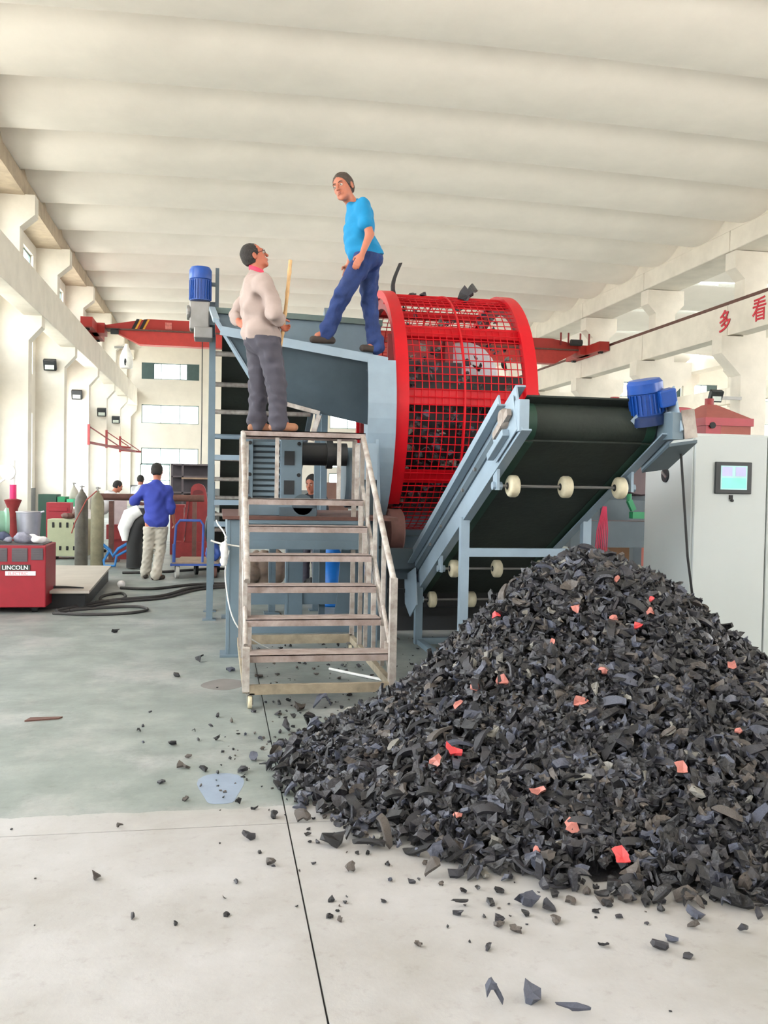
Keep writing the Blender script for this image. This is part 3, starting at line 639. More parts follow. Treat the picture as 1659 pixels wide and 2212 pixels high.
# ---------------------------------------------------------------- rolling stairs
st = thing('rolling_stairs', 'worn steel rolling stairs with open treads and a platform where a worker stands', 'stairs', (.72, 7.2, 0))
X0, X1 = .2, 1.22
NT = 6; TY = [6.35+.235*i for i in range(NT)]; TZ = [.36+.213*i for i in range(NT)]; PZ = 1.995; PY = 7.82
for i in range(NT):
    wi = .035 if i > 0 else 0
    o = one('tread', tread_m, st, lambda b: (b.box((X0+.0, TY[i], TZ[i]-.006), (X1-wi, TY[i]+.24, TZ[i])), b.box((X0, TY[i], TZ[i]-.05), (X1-wi, TY[i]+.006, TZ[i]))))
    nz = TZ[i+1] if i < NT-1 else PZ-.05
    for x in (X0+.01, X1-.04-wi): one('riser_post', galv_l, st, lambda b: b.box((x, TY[i]+.2, TZ[i]-.0), (x+.035, TY[i]+.235, nz-.05)))
for x in (X0-.02, X1-.02):
    one('base_rail', woodb_m, st, lambda b: b.box((x, 6.3, .11), (x+.04, 8.32, .17)))
    one('front_post', galv_l, st, lambda b: b.box((x-.004, 6.285, .12), (x+.045, 6.345, .9 if x > 1 else .42)))
    one('rear_post', galv_m, st, lambda b: (b.box((x, 8.28, .12), (x+.04, 8.32, PZ-.04)), b.box((x, 7.8, .12), (x+.035, 7.835, PZ-.04))))
    one('handrail', galv_l, st, lambda b: (b.tube([(x+.02, 6.3, .88), (x+.02, 7.83, PZ-.02)], .022, 10), b.tube([(x+.02, 6.42, .42), (x+.02, 7.8, 1.5)], .016, 8)), smooth=40)
    for y in (6.7, 7.1, 7.5): one('rail_upright', galv_l, st, lambda b: b.box((x+.005, y, .2), (x+.035, y+.03, .9+(y-6.33)*.73)))
    one('stringer', galv_l, st, lambda b: b.bar((x+.02, 6.35, .2), (x+.02, 7.9, 1.6), .03, .05))
one('front_toe_beam', woodb_m, st, lambda b: b.box((X0+.025, 6.29, .1), (X1-.02, 6.33, .165)))
one('rear_toe_beam', woodb_m, st, lambda b: b.box((X0+.02, 8.28, .1), (X1, 8.32, .18)))
one('platform', tread_m, st, lambda b: (b.box((X0, PY-.02, PZ-.008), (X1+.02, 8.32, PZ)), b.box((X0, PY-.02, PZ-.055), (X1+.02, PY-.012, PZ)), b.box((X0, PY-.02, PZ-.055), (X1+.02, PY+.03, PZ-.047)), b.box((X0, 8.3, PZ-.05), (X1, 8.32, PZ))))
for x in (.47, 1.0): one('platform_upright', galv_l, st, lambda b: b.box((x, PY-.01, TZ[-1]), (x+.032, PY+.02, PZ-.05)))
for x, y in ((X0+.03, 6.32), (X1-.02, 6.34), (X0+.03, 8.26), (X1-.02, 8.26)):
    o = one('caster', cream_m, st, lambda b: b.lathe((x-.014, y, .048), [(.01, 0), (.045, 0), (.048, .006), (.048, .022), (.045, .028), (.01, .028)], 18, (1, 0, 0)), smooth=35)
    one('caster_fork', steel_m, o, lambda b: (b.box((x-.022, y-.02, .03), (x-.018, y+.02, .11)), b.box((x+.018, y-.02, .03), (x+.022, y+.02, .11)), b.box((x-.03, y-.03, .098), (x+.03, y+.03, .11))))

# ---------------------------------------------------------------- white control cabinet
cb = thing('control_cabinet', 'tall white electrical control cabinet with a touch screen, right edge', 'cabinet', (4.4, 7.3, 0))
one('body', cab_w, cb, lambda b: (b.box((3.8, 6.92, .06), (5.3, 7.75, 2.02)), b.box((3.82, 6.95, 0), (5.28, 7.72, .06))), bevel=.008)
one('plinth', dark_m, cb, lambda b: b.box((3.82, 6.93, 0), (5.28, 6.95, .06)))
for x0, x1 in ((3.815, 4.455), (4.47, 5.1)):
    d = one('door', cab_w, cb, lambda b: b.box((x0, 6.895, .08), (x1, 6.92, 2.005)), bevel=.006)
    if x0 < 4: one('door_lock', black_m, d, lambda b: (b.box((4.12, 6.885, 1.485), (4.15, 6.896, 1.52)), b.cyl((4.145, 6.88, 1.475), (4.145, 6.895, 1.475), .012, 10)))
    else: one('door_handle', black_m, d, lambda b: b.box((4.5, 6.88, .95), (4.53, 6.896, 1.1)))
tp = one('touch_panel', mat('black_screen_bezel', (30, 34, 36), .4), cb, lambda b: b.box((3.985, 6.875, 1.53), (4.31, 6.896, 1.79)), bevel=.006)
one('screen', screen_mat(), tp, lambda b: b.box((4.03, 6.871, 1.565), (4.265, 6.876, 1.76)))
for xa in (4.04, 4.16): bx('screen_tile', mat('lilac_screen_tile', (165, 165, 200), .3, emit=.3), tp, (xa, 6.869, 1.675), (xa+.09, 6.8715, 1.75))
bx('screen_band', mat('teal_screen_band', (120, 205, 190), .3, emit=.3), tp, (4.04, 6.869, 1.575), (4.255, 6.8715, 1.66))
sl = one('side_latch', dark_m, cb, lambda b: b.cyl((3.785, 7.36, 1.68), (3.80, 7.36, 1.68), .06, 20), smooth=35)
one('latch_grip', steel_m, sl, lambda b: b.bar((3.782, 7.32, 1.66), (3.782, 7.4, 1.71), .012, .02))

# ---------------------------------------------------------------- rubber pile
PC = (2.30, 5.45)
PRr = [0, .22, .37, .62, .9, 1.12, 1.35, 1.7, 2.1, 2.5]; PRz = [1.13, 1.07, .98, .80, .55, .36, .22, .10, .03, -.03]
def pile_h(x, y):
    dx, dy = x-PC[0], y-PC[1]; r = np.hypot(dx, dy)+1e-9
    a = np.degrees(np.arctan2(-dx, -dy)) % 360      # 0 = towards the camera, 90 = left, 180 = back, 270 = right
    R_ = np.interp(a, [0, 25, 50, 75, 90, 105, 125, 145, 180, 225, 270, 315, 360], [2.32, 2.24, 2.14, 1.92, 1.7, 1.5, 1.36, 1.4, 1.6, 1.6, 1.55, 2.05, 2.32])
    t = r/R_; fr_ = np.interp(a, [0, 60, 95, 265, 310, 360], [1, .8, 0, 0, .7, 1])
    za = np.interp(t, [0, .12, .22, .36, .52, .65, .78, .9, 1.0, 1.1, 1.3], [1.13, 1.08, 1.0, .82, .56, .36, .19, .08, .03, -.012, -.1])
    zb = np.interp(t, [0, .12, .25, .5, .75, .9, 1.0, 1.06, 1.3], [1.13, 1.07, .93, .58, .26, .09, .02, -.012, -.1])
    z = za*(1-fr_)+zb*fr_
    return z + .025*np.sin(x*7+1)*np.cos(y*6)*(z > .08)
def grad(x, y):
    e = .03; return V(-(pile_h(x+e, y)-pile_h(x-e, y))/(2*e), -(pile_h(x, y+e)-pile_h(x, y-e))/(2*e), 1)
def rotm(n_, r):
    n_ = nrm(n_); a = r.random()*2*math.pi; t = V(math.cos(a), math.sin(a), 0); t = nrm(t-n_*(t@n_)); return np.column_stack([t, np.cross(n_, t), n_])
pb = MB(); pb.cur = 0
NG = 60; gx = np.linspace(-.2, 5.0, NG); gy = np.linspace(2.6, 8.2, NG); GX, GY = np.meshgrid(gx, gy, indexing='ij'); GZ = pile_h(GX, GY)-.045
vs = np.c_[GX.ravel(), GY.ravel(), GZ.ravel()]; fs = []
for i in range(NG-1):
    for j in range(NG-1):
        q = [i*NG+j, (i+1)*NG+j, (i+1)*NG+j+1, i*NG+j+1]
        if all(vs[k][2] > -.03 for k in q) : fs.append(tuple(q))
vs[:, 2] = np.maximum(vs[:, 2], .002)
pb.add(vs, fs)
NCH = 17000; cnt = 0; near = []
chip_v = []; chip_f = []; chip_m = []; nv = pb.n
cvec = V(0, 0, 1.55)
while cnt < NCH:
    x = -.1+4.8*rng.random(); y = 2.9+4.8*rng.random()
    if not (-.1 < x < 4.75 and 2.9 < y < 7.7): continue
    h = float(pile_h(x, y))
    if h < -.012 or (x > 3.75 and y > 6.85) : continue
    d = math.hypot(x, y); 
    dens = 1.0 if h > .045 else (.5 if h > .012 else .22)
    if rng.random() > dens: continue
    if y > PC[1]+.5 and rng.random() < .6: continue
    si = int(rng.integers(0, 18)) if rng.random() < .93 else int(rng.integers(18, 24))
    size = .03+.075*rng.random()**1.7 if si < 18 else .09+.08*rng.random()
    g_ = grad(x, y); n_ = nrm(nrm(g_)+rng.normal(0, .55, 3)*V(1, 1, .6))
    if n_[2] < -.2: n_ = -n_
    R = rotm(n_, rng); pos = V(x, y, max(h, 0)+rng.random()*.04+(.008 if h > .05 else .004))
    mi = int(rng.choice(5, p=[.46, .34, .10, .08, .02]))
    vv = SHAPES[si][0]@R.T*size+pos
    if vv[:, 2].min() < 0.001: vv[:, 2] += .001-vv[:, 2].min()
    cnt += 1
    if cnt > NCH-8 and False: pass
    near.append((d, si, mi, pos, size, R, vv))
# the chips that show largest are objects of their own
def vis(e):
    d, si, mi, pos, size, R, vv = e
    return size/d*(1.0 if pos[2] >= pile_h(pos[0], pos[1])+.012 else .6)*(1 if (pos[1] < PC[1]+.1 and pos[0] < 3.2) else .1)
near.sort(key=vis, reverse=True)
NSOLO = 185
for e in near[NSOLO:]:
    pb.cur = e[2]; pb.add(e[6], SHAPES[e[1]][1])
po = obj('shredded_rubber_heap', pb, rub, smooth=None); tag(po, 'big conical heap of shredded black tyre rubber under the conveyor head', 'rubber heap', None, 'stuff')
for d, si, mi, pos, size, R, vv in near[:NSOLO]:
    m4 = Matrix([[*R[i]] for i in range(3)])
    pz = pos.copy(); pz[2] = vv[:, 2].min()-(SHAPES[si][0]@R.T*size)[:, 2].min()
    cn_ = ('black', 'charcoal', 'blue grey', 'brownish grey', 'light grey')[mi]; sn_ = 'chip' if si < 18 else 'curled strip'
    zn_ = 'upper' if pz[2] > .6 else ('middle' if pz[2] > .25 else 'lower'); hn_ = 'left' if pz[0]/pz[1] < .36 else 'right'
    tag(chip_obj(si, mi, tuple(pz), size, m4.to_euler()), '%s rubber %s on the %s near slope of the heap, %s half' % (cn_, sn_, zn_, hn_), 'rubber chip', '%s rubber %ss on the %s %s slope' % (cn_, sn_, zn_, hn_))
PINK = [(3.217, 10.347), (4.513, 9.978), (1.647, 6.148), (2.55, 6.146), (1.354, 5.083), (1.67, 3.542), (1.332, 3.645), (1.21, 4.941), (4.419, 10.873), (5.916, 11.812), (3.239, 8.542), (2.22, 6.896), (1.601, 4.367), (2.515, 4.614), (3.192, 7.214), (1.108, 4.096), (1.583, 3.889), (1.927, 6.728), (6.476, 14.175), (4.583, 9.462), (8.043, 18.811), (4.353, 7.203), (3.28, 5.327), (5.235, 10.503), (1.364, 3.593)]
PL = ['coral red chip on the left shoulder of the heap below the conveyor post', 'salmon pink curled chip below the heap top, right of centre', 'pale pink upright flake on the left flank of the heap', 'crumpled salmon chip in the middle of the heap', 'round bright red chip on the lower left of the heap', 'bright coral chip at the front foot of the heap', 'pale pink flake at the front foot of the heap', 'wide brownish pink flake beside the round red chip', 'thin pink curl high on the heap', 'small red chip high on the right of the heap', 'pink twisted shred high on the left of the heap', 'flat pale pink chip on the upper left slope', 'tan pink chip on the lower middle slope', 'small hot pink chip on the lower right slope', 'tall thin pale pink flake in the middle of the slope', 'small pale pink chip low on the left foot of the heap', 'white and pink chip low in front of the heap', 'cream flake on the left flank of the heap', 'salmon chip just below the crest of the heap', 'dull red chip on the upper right slope', 'brown chip on the crest of the heap', 'pale pink chip on the right slope near the cabinet', 'pale pink chip at the right edge of the heap', 'reddish chip on the upper right of the heap', 'reddish brown flake at the front foot beside the pale pink flake']
for i, (fx, fy) in enumerate(PINK):
    # march along the sight line until it meets the heap
    for t in np.linspace(.2, 1, 800):
        x, y, z = fx*t, fy*t, 1.55*(1-t)
        if z <= pile_h(x, y)+.03: break
    m = redrub if i in (0, 4, 5, 9, 19) else (rub[3] if i in (20, 24) else pinkrub)
    R = rotm(nrm(grad(x, y)+V(-.3, -.9, .3)+rng.normal(0, .3, 3)), rng)
    tag(chip_obj([4, 7, 1, 9, 12, 2, 8, 5][i % 8], 0, (x, y-.02, z+.03), (.042+.03*rng.random()) if i not in (4, 5, 7) else .085, Matrix([[*R[k]] for k in range(3)]).to_euler(), m, 'coloured_shred'), PL[i], 'shred')
FLC = [(-0.45, 3.65, 0.065), (-0.28, 3.31, 0.034), (-0.13, 3.24, 0.023), (-0.25, 5.48, 0.072), (-0.15, 5.21, 0.047), (-0.17, 5.03, 0.071), (-0.06, 4.97, 0.065), (-0.27, 4.79, 0.044), (-0.14, 4.51, 0.041), (-0.31, 7.4, 0.082), (-0.15, 8.01, 0.081), (-1.02, 9.63, 0.088), (0.21, 5.11, 0.072), (0.14, 4.92, 0.07), (0.32, 4.64, 0.066), (0.11, 4.43, 0.063), (0.15, 3.98, 0.064), (0.22, 3.7, 0.056), (0.27, 4.22, 0.068), (0.4, 4.16, 0.084), (0.54, 4.49, 0.114), (0.5, 3.87, 0.118), (0.65, 3.8, 0.146), (0.4, 3.68, 0.026), (0.4, 4.32, 0.066), (0.35, 5.13, 0.068), (0.38, 4.89, 0.074), (0.7, 3.63, 0.041), (0.76, 3.45, 0.043), (0.68, 3.48, 0.032), (0.86, 3.49, 0.091), (0.95, 3.48, 0.087), (1.0, 3.45, 0.076), (0.9, 3.23, 0.085), (1.15, 3.2, 0.103), (1.2, 3.16, 0.051), (0.43, 3.34, 0.031), (0.44, 3.18, 0.032), (0.48, 3.32, 0.02), (1.37, 3.3, 0.065), (1.41, 3.27, 0.061), (1.44, 3.17, 0.07), (1.52, 3.18, 0.064), (1.59, 3.15, 0.078), (1.44, 3.15, 0.053), (1.75, 3.14, 0.073), (1.72, 3.02, 0.077), (1.67, 2.95, 0.058), (1.49, 2.83, 0.078), (1.55, 2.87, 0.066), (1.3, 2.87, 0.041), (1.55, 2.76, 0.048), (1.83, 2.9, 0.049), (1.95, 2.99, 0.05), (0.95, 2.6, 0.076), (0.82, 2.59, 0.055), (1.05, 2.5, 0.099), (1.34, 2.48, 0.014), (-0.61, 3.3, 0.01), (-0.68, 3.69, 0.015), (-0.42, 4.19, 0.026), (-0.88, 4.23, 0.017), (0.12, 7.59, 0.077), (0.24, 7.58, 0.077), (0.34, 7.3, 0.089), (0.74, 6.27, 0.128), (0.57, 6.22, 0.114), (0.44, 5.71, 0.081), (0.55, 5.59, 0.096), (0.64, 5.68, 0.098), (0.26, 5.52, 0.039), (0.1, 5.97, 0.048), (0.01, 6.1, 0.043), (-0.03, 5.87, 0.041), (-0.1, 5.56, 0.039), (-0.13, 5.77, 0.029), (0.41, 6.12, 0.062), (0.18, 5.63, 0.034), (0.3, 3.31, 0.017), (0.45, 5.6, 0.028), (0.04, 3.42, 0.021), (0.05, 3.28, 0.033), (0.04, 5.3, 0.027), (-0.45, 5.92, 0.036), (-0.43, 6.27, 0.032), (-0.47, 5.81, 0.029), (-0.42, 5.55, 0.028), (-0.07, 4.71, 0.029), (0.08, 5.16, 0.031), (0.01, 5.55, 0.045)]
SPECIAL = {(-.45, 3.65): 'lone grey rubber chip on the pale concrete at far left', (-.28, 3.31): 'small dark chip on the pale concrete left of the floor joint, lower one',
    (-.25, 5.48): 'dark brown tilted chip on the green floor, leftmost of the larger ones', (.65, 3.8): 'wide dark flat flap on the concrete off the left foot of the heap', (.54, 4.49): 'ragged grey chip against the left tail of the heap',
    (.9, 3.23): 'oval dark flake lying alone in front of the heap', (1.15, 3.2): 'blocky black rubber cube in front of the heap', (.95, 2.6): 'grey round topped chip near the bottom edge of the picture',
    (.82, 2.59): 'small black chip left of the grey round topped one, near the bottom edge', (1.05, 2.5): 'long pointed blue grey sliver at the bottom edge of the picture', (1.49, 2.83): 'knobbly black chunk on the pale concrete at lower right',
    (1.67, 2.95): 'chip with a pinkish face at lower right of the heap', (1.95, 2.99): 'small brown chip at the right edge of the concrete', (-1.02, 9.63): 'single dark chip far back on the green floor below the red welder', (-.15, 8.01): 'dark chip on the green floor far left of the stairs'}
for i, (x, y, s) in enumerate(FLC):
    if i == 52-1 or (abs(x-1.55) < .01 and abs(y-2.76) < .01): pass
    big = s > .06
    lab = ('loose black rubber chip lying on the pale concrete in front of the heap' if y < 4.15 else 'loose black rubber chip lying on the green painted floor')
    grp = 'loose chips on the pale concrete' if y < 4.15 else 'loose chips on the green floor'
    if (x, y) in SPECIAL: lab, grp = SPECIAL[(x, y)], None
    o = chip_obj(int(rng.integers(24, 38)) if i % 5 else int(rng.integers(0, 18)), int(rng.choice([0, 0, 1, 1, 2, 3])), (x, y), s*1.0, (rng.normal(0, .35), rng.normal(0, .35), rng.random()*6.28 if s < .09 else .5)); tag(o, lab, 'rubber chip', grp)
    if (x, y) in ((1.05, 2.5), (.9, 3.23), (.65, 3.8)): o.scale = (s*1.15, s*.42, s*.5); o.rotation_euler = (0, 0, -.35); o.location.z = s*.3
gm = MB()
for k in range(700):
    x = rng.normal(.75, .42); y = rng.normal(4.9, .9)
    if k % 3 == 0: x = .3+rng.random()*1.3; y = 6.0+rng.random()*3.2
    if k % 5 == 0: x = 1.6+rng.random()*1.4; y = 7.0+rng.random()*2.2
    if k % 7 == 0: x = .9+rng.random()*2; y = 3.0+rng.random()*.5
    if y < 2.9 or x < .0: continue
    v, f = SHAPES[int(rng.integers(24, 38))]; R = np.array((Matrix.Rotation(rng.random()*6, 3, 'Z') @ Matrix.Rotation(rng.normal(0, .4), 3, 'X'))); s = .012+.045*rng.random()**2
    vv = v@R.T*s; vv[:, 2] -= vv[:, 2].min()-.0005; gm.cur = int(rng.choice([0, 0, 1, 3])); gm.add(vv+V(x, y, 0), f)
tag(obj('rubber_crumbs', gm, rub), 'small rubber crumbs strewn over the floor around the heap and the stairs', 'rubber crumbs', None, 'stuff')
# ---------------------------------------------------------------- people: signed-distance bodies meshed by surface nets
def surfnet(F, org, h):
    S = F < 0; nx, ny, nz = F.shape
    c = S[:-1, :-1, :-1]; anyi = np.zeros(c.shape, bool); alli = np.ones(c.shape, bool)
    for i in (0, 1):
        for j in (0, 1):
            for k in (0, 1):
                q = S[i:nx-1+i, j:ny-1+j, k:nz-1+k]; anyi |= q; alli &= q
    act = anyi & ~alli; I = np.argwhere(act)
    if len(I) == 0: return np.zeros((0, 3)), []
    idx = -np.ones(c.shape, int); idx[tuple(I.T)] = np.arange(len(I))
    acc = np.zeros((len(I), 3)); cn = np.zeros(len(I))
    for ax in range(3):
        o1, o2 = [a for a in range(3) if a != ax]
        for p in (0, 1):
            for q in (0, 1):
                A = I.copy(); A[:, o1] += p; A[:, o2] += q; B = A.copy(); B[:, ax] += 1
                fa = F[tuple(A.T)]; fb = F[tuple(B.T)]; m = (fa < 0) != (fb < 0)
                t = np.where(m, fa/np.where(m, fa-fb, 1), 0)
                P = A-I+0.0; P[:, ax] = t; acc[m] += P[m]; cn[m] += 1
    Vv = (I+acc/np.maximum(cn, 1)[:, None])*h+org
    quads = []
    for ax in range(3):
        o1, o2 = [(1, 2), (2, 0), (0, 1)][ax]
        sl0 = [slice(None)]*3; sl1 = [slice(None)]*3; sl0[ax] = slice(0, -1); sl1[ax] = slice(1, None)
        X = S[tuple(sl0)] != S[tuple(sl1)]; E = np.argwhere(X)
        E = E[(E[:, o1] > 0) & (E[:, o2] > 0) & (E[:, o1] < F.shape[o1]-1) & (E[:, o2] < F.shape[o2]-1)]
        a = E.copy(); b = E.copy(); b[:, o1] -= 1; d = E.copy(); d[:, o2] -= 1; c_ = b.copy(); c_[:, o2] -= 1
        q = np.stack([idx[tuple(a.T)], idx[tuple(b.T)], idx[tuple(c_.T)], idx[tuple(d.T)]], 1)
        ins = S[tuple(E.T)]; q[~ins] = q[~ins][:, ::-1]; quads.append(q)
    return Vv, np.vstack(quads)
class SDF:
    def __init__(s): s.p = []
    def cap(s, a, b, ra, rb=None, k=.02, sub=False): s.p.append(('c', V(*a), V(*b), ra, ra if rb is None else rb, k, sub)); return s
    def ell(s, c, r, fr=None, k=.03, sub=False): s.p.append(('e', V(*c), V(*r), np.eye(3) if fr is None else np.array(fr), k, sub)); return s
    def build(s, name, m, parent, h=.008, cuts=(), noise=None, loc=None):
        lo = []; hi = []
        for p in s.p:
            if p[-1]: continue
            if p[0] == 'c': r = max(p[3], p[4]); lo.append(np.minimum(p[1], p[2])-r); hi.append(np.maximum(p[1], p[2])+r)
            else: R = p[2].max(); lo.append(p[1]-R); hi.append(p[1]+R)
        lo = np.min(lo, 0)-3*h-.01; hi = np.max(hi, 0)+3*h+.01
        n = np.ceil((hi-lo)/h).astype(int)+1; F = np.full(n, .2, np.float32)
        ax = [lo[i]+h*np.arange(n[i]) for i in range(3)]
        for p in s.p:
            k = p[-2]; M = .06+k
            if p[0] == 'c': r = max(p[3], p[4]); a, b = np.minimum(p[1], p[2])-r-M, np.maximum(p[1], p[2])+r+M
            else: R = p[2].max(); a, b = p[1]-R-M, p[1]+R+M
            i0 = np.clip(np.floor((a-lo)/h).astype(int), 0, n-1); i1 = np.clip(np.ceil((b-lo)/h).astype(int)+1, 1, n)
            sl = tuple(slice(i0[i], i1[i]) for i in range(3))
            X, Y, Z = np.meshgrid(*[ax[i][sl[i]].astype(np.float32) for i in range(3)], indexing='ij', sparse=True)
            if p[0] == 'c':
                A, B = p[1], p[2]; d = B-A; L2 = float(d@d)+1e-9
                t = np.clip(((X-A[0])*d[0]+(Y-A[1])*d[1]+(Z-A[2])*d[2])/L2, 0, 1)
                D = np.sqrt((X-A[0]-t*d[0])**2+(Y-A[1]-t*d[1])**2+(Z-A[2]-t*d[2])**2)-(p[3]+(p[4]-p[3])*t)
            else:
                fr = p[3]; q = [((X-p[1][0])*fr[i][0]+(Y-p[1][1])*fr[i][1]+(Z-p[1][2])*fr[i][2]) for i in range(3)]
                k0 = np.sqrt(sum((q[i]/p[2][i])**2 for i in range(3))); k1 = np.sqrt(sum((q[i]/p[2][i]**2)**2 for i in range(3)))
                D = np.where(k1 > 1e-6, k0*(k0-1)/np.maximum(k1, 1e-6), -p[2].min())
            G = F[sl]
            if p[-1]:
                hh = np.clip(.5-.5*(G+D)/k, 0, 1); F[sl] = G*(1-hh)+(-D)*hh+k*hh*(1-hh)
            else:
                hh = np.clip(.5+.5*(D-G)/k, 0, 1); F[sl] = D*(1-hh)+G*hh-k*hh*(1-hh)
        X, Y, Z = np.meshgrid(*[a.astype(np.float32) for a in ax], indexing='ij', sparse=True)
        if noise is not None: F = F+noise(X, Y, Z).astype(np.float32)
        for pt, nn in cuts:   # keep the side the normal points away from
            nn = nrm(nn); F = np.maximum(F, (X-pt[0])*nn[0]+(Y-pt[1])*nn[1]+(Z-pt[2])*nn[2])
        v, q = surfnet(F, lo, h)
        base = wloc(parent) if parent is not None else V(*loc)
        me = bpy.data.meshes.new(name); v = v-base
        me.vertices.add(len(v)); me.vertices.foreach_set('co', v.astype(np.float32).ravel())
        q = np.asarray(q); me.loops.add(q.size); me.loops.foreach_set('vertex_index', q.ravel().astype(np.int32))
        me.polygons.add(len(q)); me.polygons.foreach_set('loop_start', np.arange(0, q.size, 4, dtype=np.int32)); me.polygons.foreach_set('loop_total', np.full(len(q), 4, np.int32))
        me.update(calc_edges=True); me.shade_smooth(); me.materials.append(m)
        o = bpy.data.objects.new(name, me); COL.objects.link(o)
        if parent is not None: o.parent = parent
        else: o.location = tuple(base)
        LOC[o.name] = base
        sm = o.modifiers.new('smooth', 'SMOOTH'); sm.iterations = 3; sm.factor = .5
        return o
def hframe(fwd, up):
    f = nrm(fwd); u = nrm(V(*up)-f*(V(*up)@f)); r = np.cross(f, u); return f, u, r     # r = person's right
def folds(seed, amp, fr=26):
    r = np.random.default_rng(seed); A = r.normal(0, 1, (5, 3)); A /= np.linalg.norm(A, axis=1)[:, None]; ph = r.random(5)*6
    def f(X, Y, Z):
        s = 0
        for i in range(5):
            s = s+np.sin(fr*(.6+.35*i)*(A[i, 0]*X+A[i, 1]*Y+A[i, 2]*1.3*Z)+ph[i]+1.6*np.sin(9*Z+ph[i]*2+7*X))
        return s*amp/2.2
    return f
def person(P, label, outfit, h=.007, group=None, loc=None):
    """P: joints in metres. f/u: torso forward and up, hf/hu: face direction and head up."""
    g = {k: V(*v) for k, v in P.items() if hasattr(v, '__len__')}; s = P.get('s', 1.0)
    f, u, r = hframe(g['f'], g['u'])
    hf, hu, hr = hframe(g['hf'], g['hu'])
    fr = [r, f, u]; hfr = [hr, hf, hu]
    base = loc if loc is not None else ((g['anL']+g['anR'])/2*V(1, 1, 0)+V(0, 0, min(g['anL'][2], g['anR'][2])-.08))
    root = thing('person', label, 'person', tuple(base), group)
    hc = g['head']; bs = s; hsx = P.get('hs', 1.08)*s
    # --- one continuous body
    B = SDF()
    B.ell(g['chest'], (.155*s, .105*s, .2*s), fr, .03)
    B.ell(g['belly'], (.135*s, .1*s, .17*s), fr, .06)
    B.ell(g['pelvis'], (.15*s, .11*s, .12*s), fr, .06)
    B.cap(g['shL'], g['shR'], .052*s, None, .05)
    B.cap(g['neckb'], hc-hu*.05*s-hf*.01, .062*s, .052*s, .03)
    for S_ in 'LR':
        B.cap(g['sh'+S_], g['el'+S_], .05*s, .04*s, .03); B.cap(g['el'+S_], g['wr'+S_], .042*s, .026*s, .02)
        B.cap(g['hip'+S_], g['kn'+S_], .08*s, .05*s, .04); B.cap(g['kn'+S_], g['an'+S_], .052*s, .036*s, .02)
        # hand
        w, ha = g['wr'+S_], g['ha'+S_]; d = nrm(ha-w); pn = g.get('pn'+S_, f); pn = nrm(pn-d*(pn@d)); sd = np.cross(d, pn)   # pn = palm normal, sd = towards little finger or thumb
        th = g.get('th'+S_); 
        if th is not None and th@sd < 0: sd = -sd
        # sd now points to the thumb side
        B.ell(w+d*.045*s, (.04*s, .016*s, .05*s), [sd, pn, d], .02)
        curl = P.get('curl'+S_, .5)
        for i, (off, L) in enumerate(((.028, .072), (.010, .08), (-.009, .075), (-.027, .06))):
            p = w+d*.085*s+sd*off*s; a = curl*.5; q = p
            for sg, fr_ in enumerate((.45, .32, .25)):
                a += curl*(.55 if sg else .2); dd = d*math.cos(a)+pn*math.sin(a); q2 = q+dd*L*fr_*s; B.cap(q, q2, (.0098-.0008*sg)*s, (.0092-.0008*sg)*s, .006 if sg else .012); q = q2
        p = w+d*.03*s+sd*.028*s; q = p+(d*.5+sd*.6+pn*.5*curl+pn*.2)*.04*s; q2 = q+(d*.8+sd*.1*(1-curl)+pn*.6*curl)*.034*s
        B.cap(p, q, .013*s, .0115*s, .012); B.cap(q, q2, .011*s, .0095*s, .006)
        t_ = nrm(g['toe'+S_]-g['an'+S_]*V(1, 1, 0)-V(0, 0, g['toe'+S_][2])) if True else f
        B.cap(g['an'+S_], g['an'+S_]+t_*.1*s-V(0, 0, .045), .036*s, .028*s, .02)
    # head
    H = lambda a, b, c: hc+hr*a*hsx+hf*b*hsx+hu*c*hsx
    B.ell(H(0, -.012, .035), (.074*hsx, .094*hsx, .086*hsx), hfr, .02)
    B.ell(H(0, .018, -.035), (.058*hsx, .07*hsx, .078*hsx), hfr, .03)
    B.cap(H(-.03, .05, -.075), H(.03, .05, -.075), .02*hsx, None, .03); B.ell(H(0, .066, -.096), (.022*hsx, .018*hsx, .018*hsx), hfr, .025)
    B.cap(H(-.036, .072, .03), H(.036, .072, .03), .015*hsx, None, .012)
    for q in (-1, 1):
        B.ell(H(q*.04, .052, -.022), (.022*hsx, .02*hsx, .024*hsx), hfr, .02)
        B.ell(H(q*.031, .096, .006), (.015*hsx, .012*hsx, .0065*hsx), hfr, .008, True)
        B.ell(H(q*.078, -.012, -.004), (.011*hsx, .02*hsx, .033*hsx), hfr, .006)
        B.ell(H(q*.087, -.006, -.0), (.006*hsx, .011*hsx, .02*hsx), hfr, .004, True)
        B.ell(H(q*.012, .104, -.03), (.009*hsx, .009*hsx, .008*hsx), hfr, .006)
    B.cap(H(0, .088, .016), H(0, .110, -.026), .008*hsx, .012*hsx, .01)
    B.cap(H(-.02, .082, -.058), H(.02, .082, -.058), .011*hsx, None, .012)
    B.cap(H(-.016, .094, -.0565), H(.016, .094, -.0565), .0022*hsx, None, .004, True)
    body = B.build('body', outfit['skin'], root, h)
    # eyes, brows, lips, hair
    for q in (-1, 1):
        e = one('eye', mat('eye_sclera', (186, 172, 162), .4), body, lambda b: b.ell(H(q*.031, .079, .006), V(.0115, .0115, .0115)*hsx, 12, 8), smooth=60)  # eye whites carry a skin-shadow tone in their colour
        one('eyebrow', outfit['hair'], body, lambda b: b.tube([H(q*.014, .0905, .027), H(q*.032, .0895, .032), H(q*.05, .078, .027)], [.0035*hsx, .0045*hsx, .002*hsx], 6), smooth=60)
        one('iris', eye_m, body, lambda b: b.ell(H(q*.031, .0865, .006), V(.0058, .0052, .0058)*hsx, 10, 6), smooth=60)
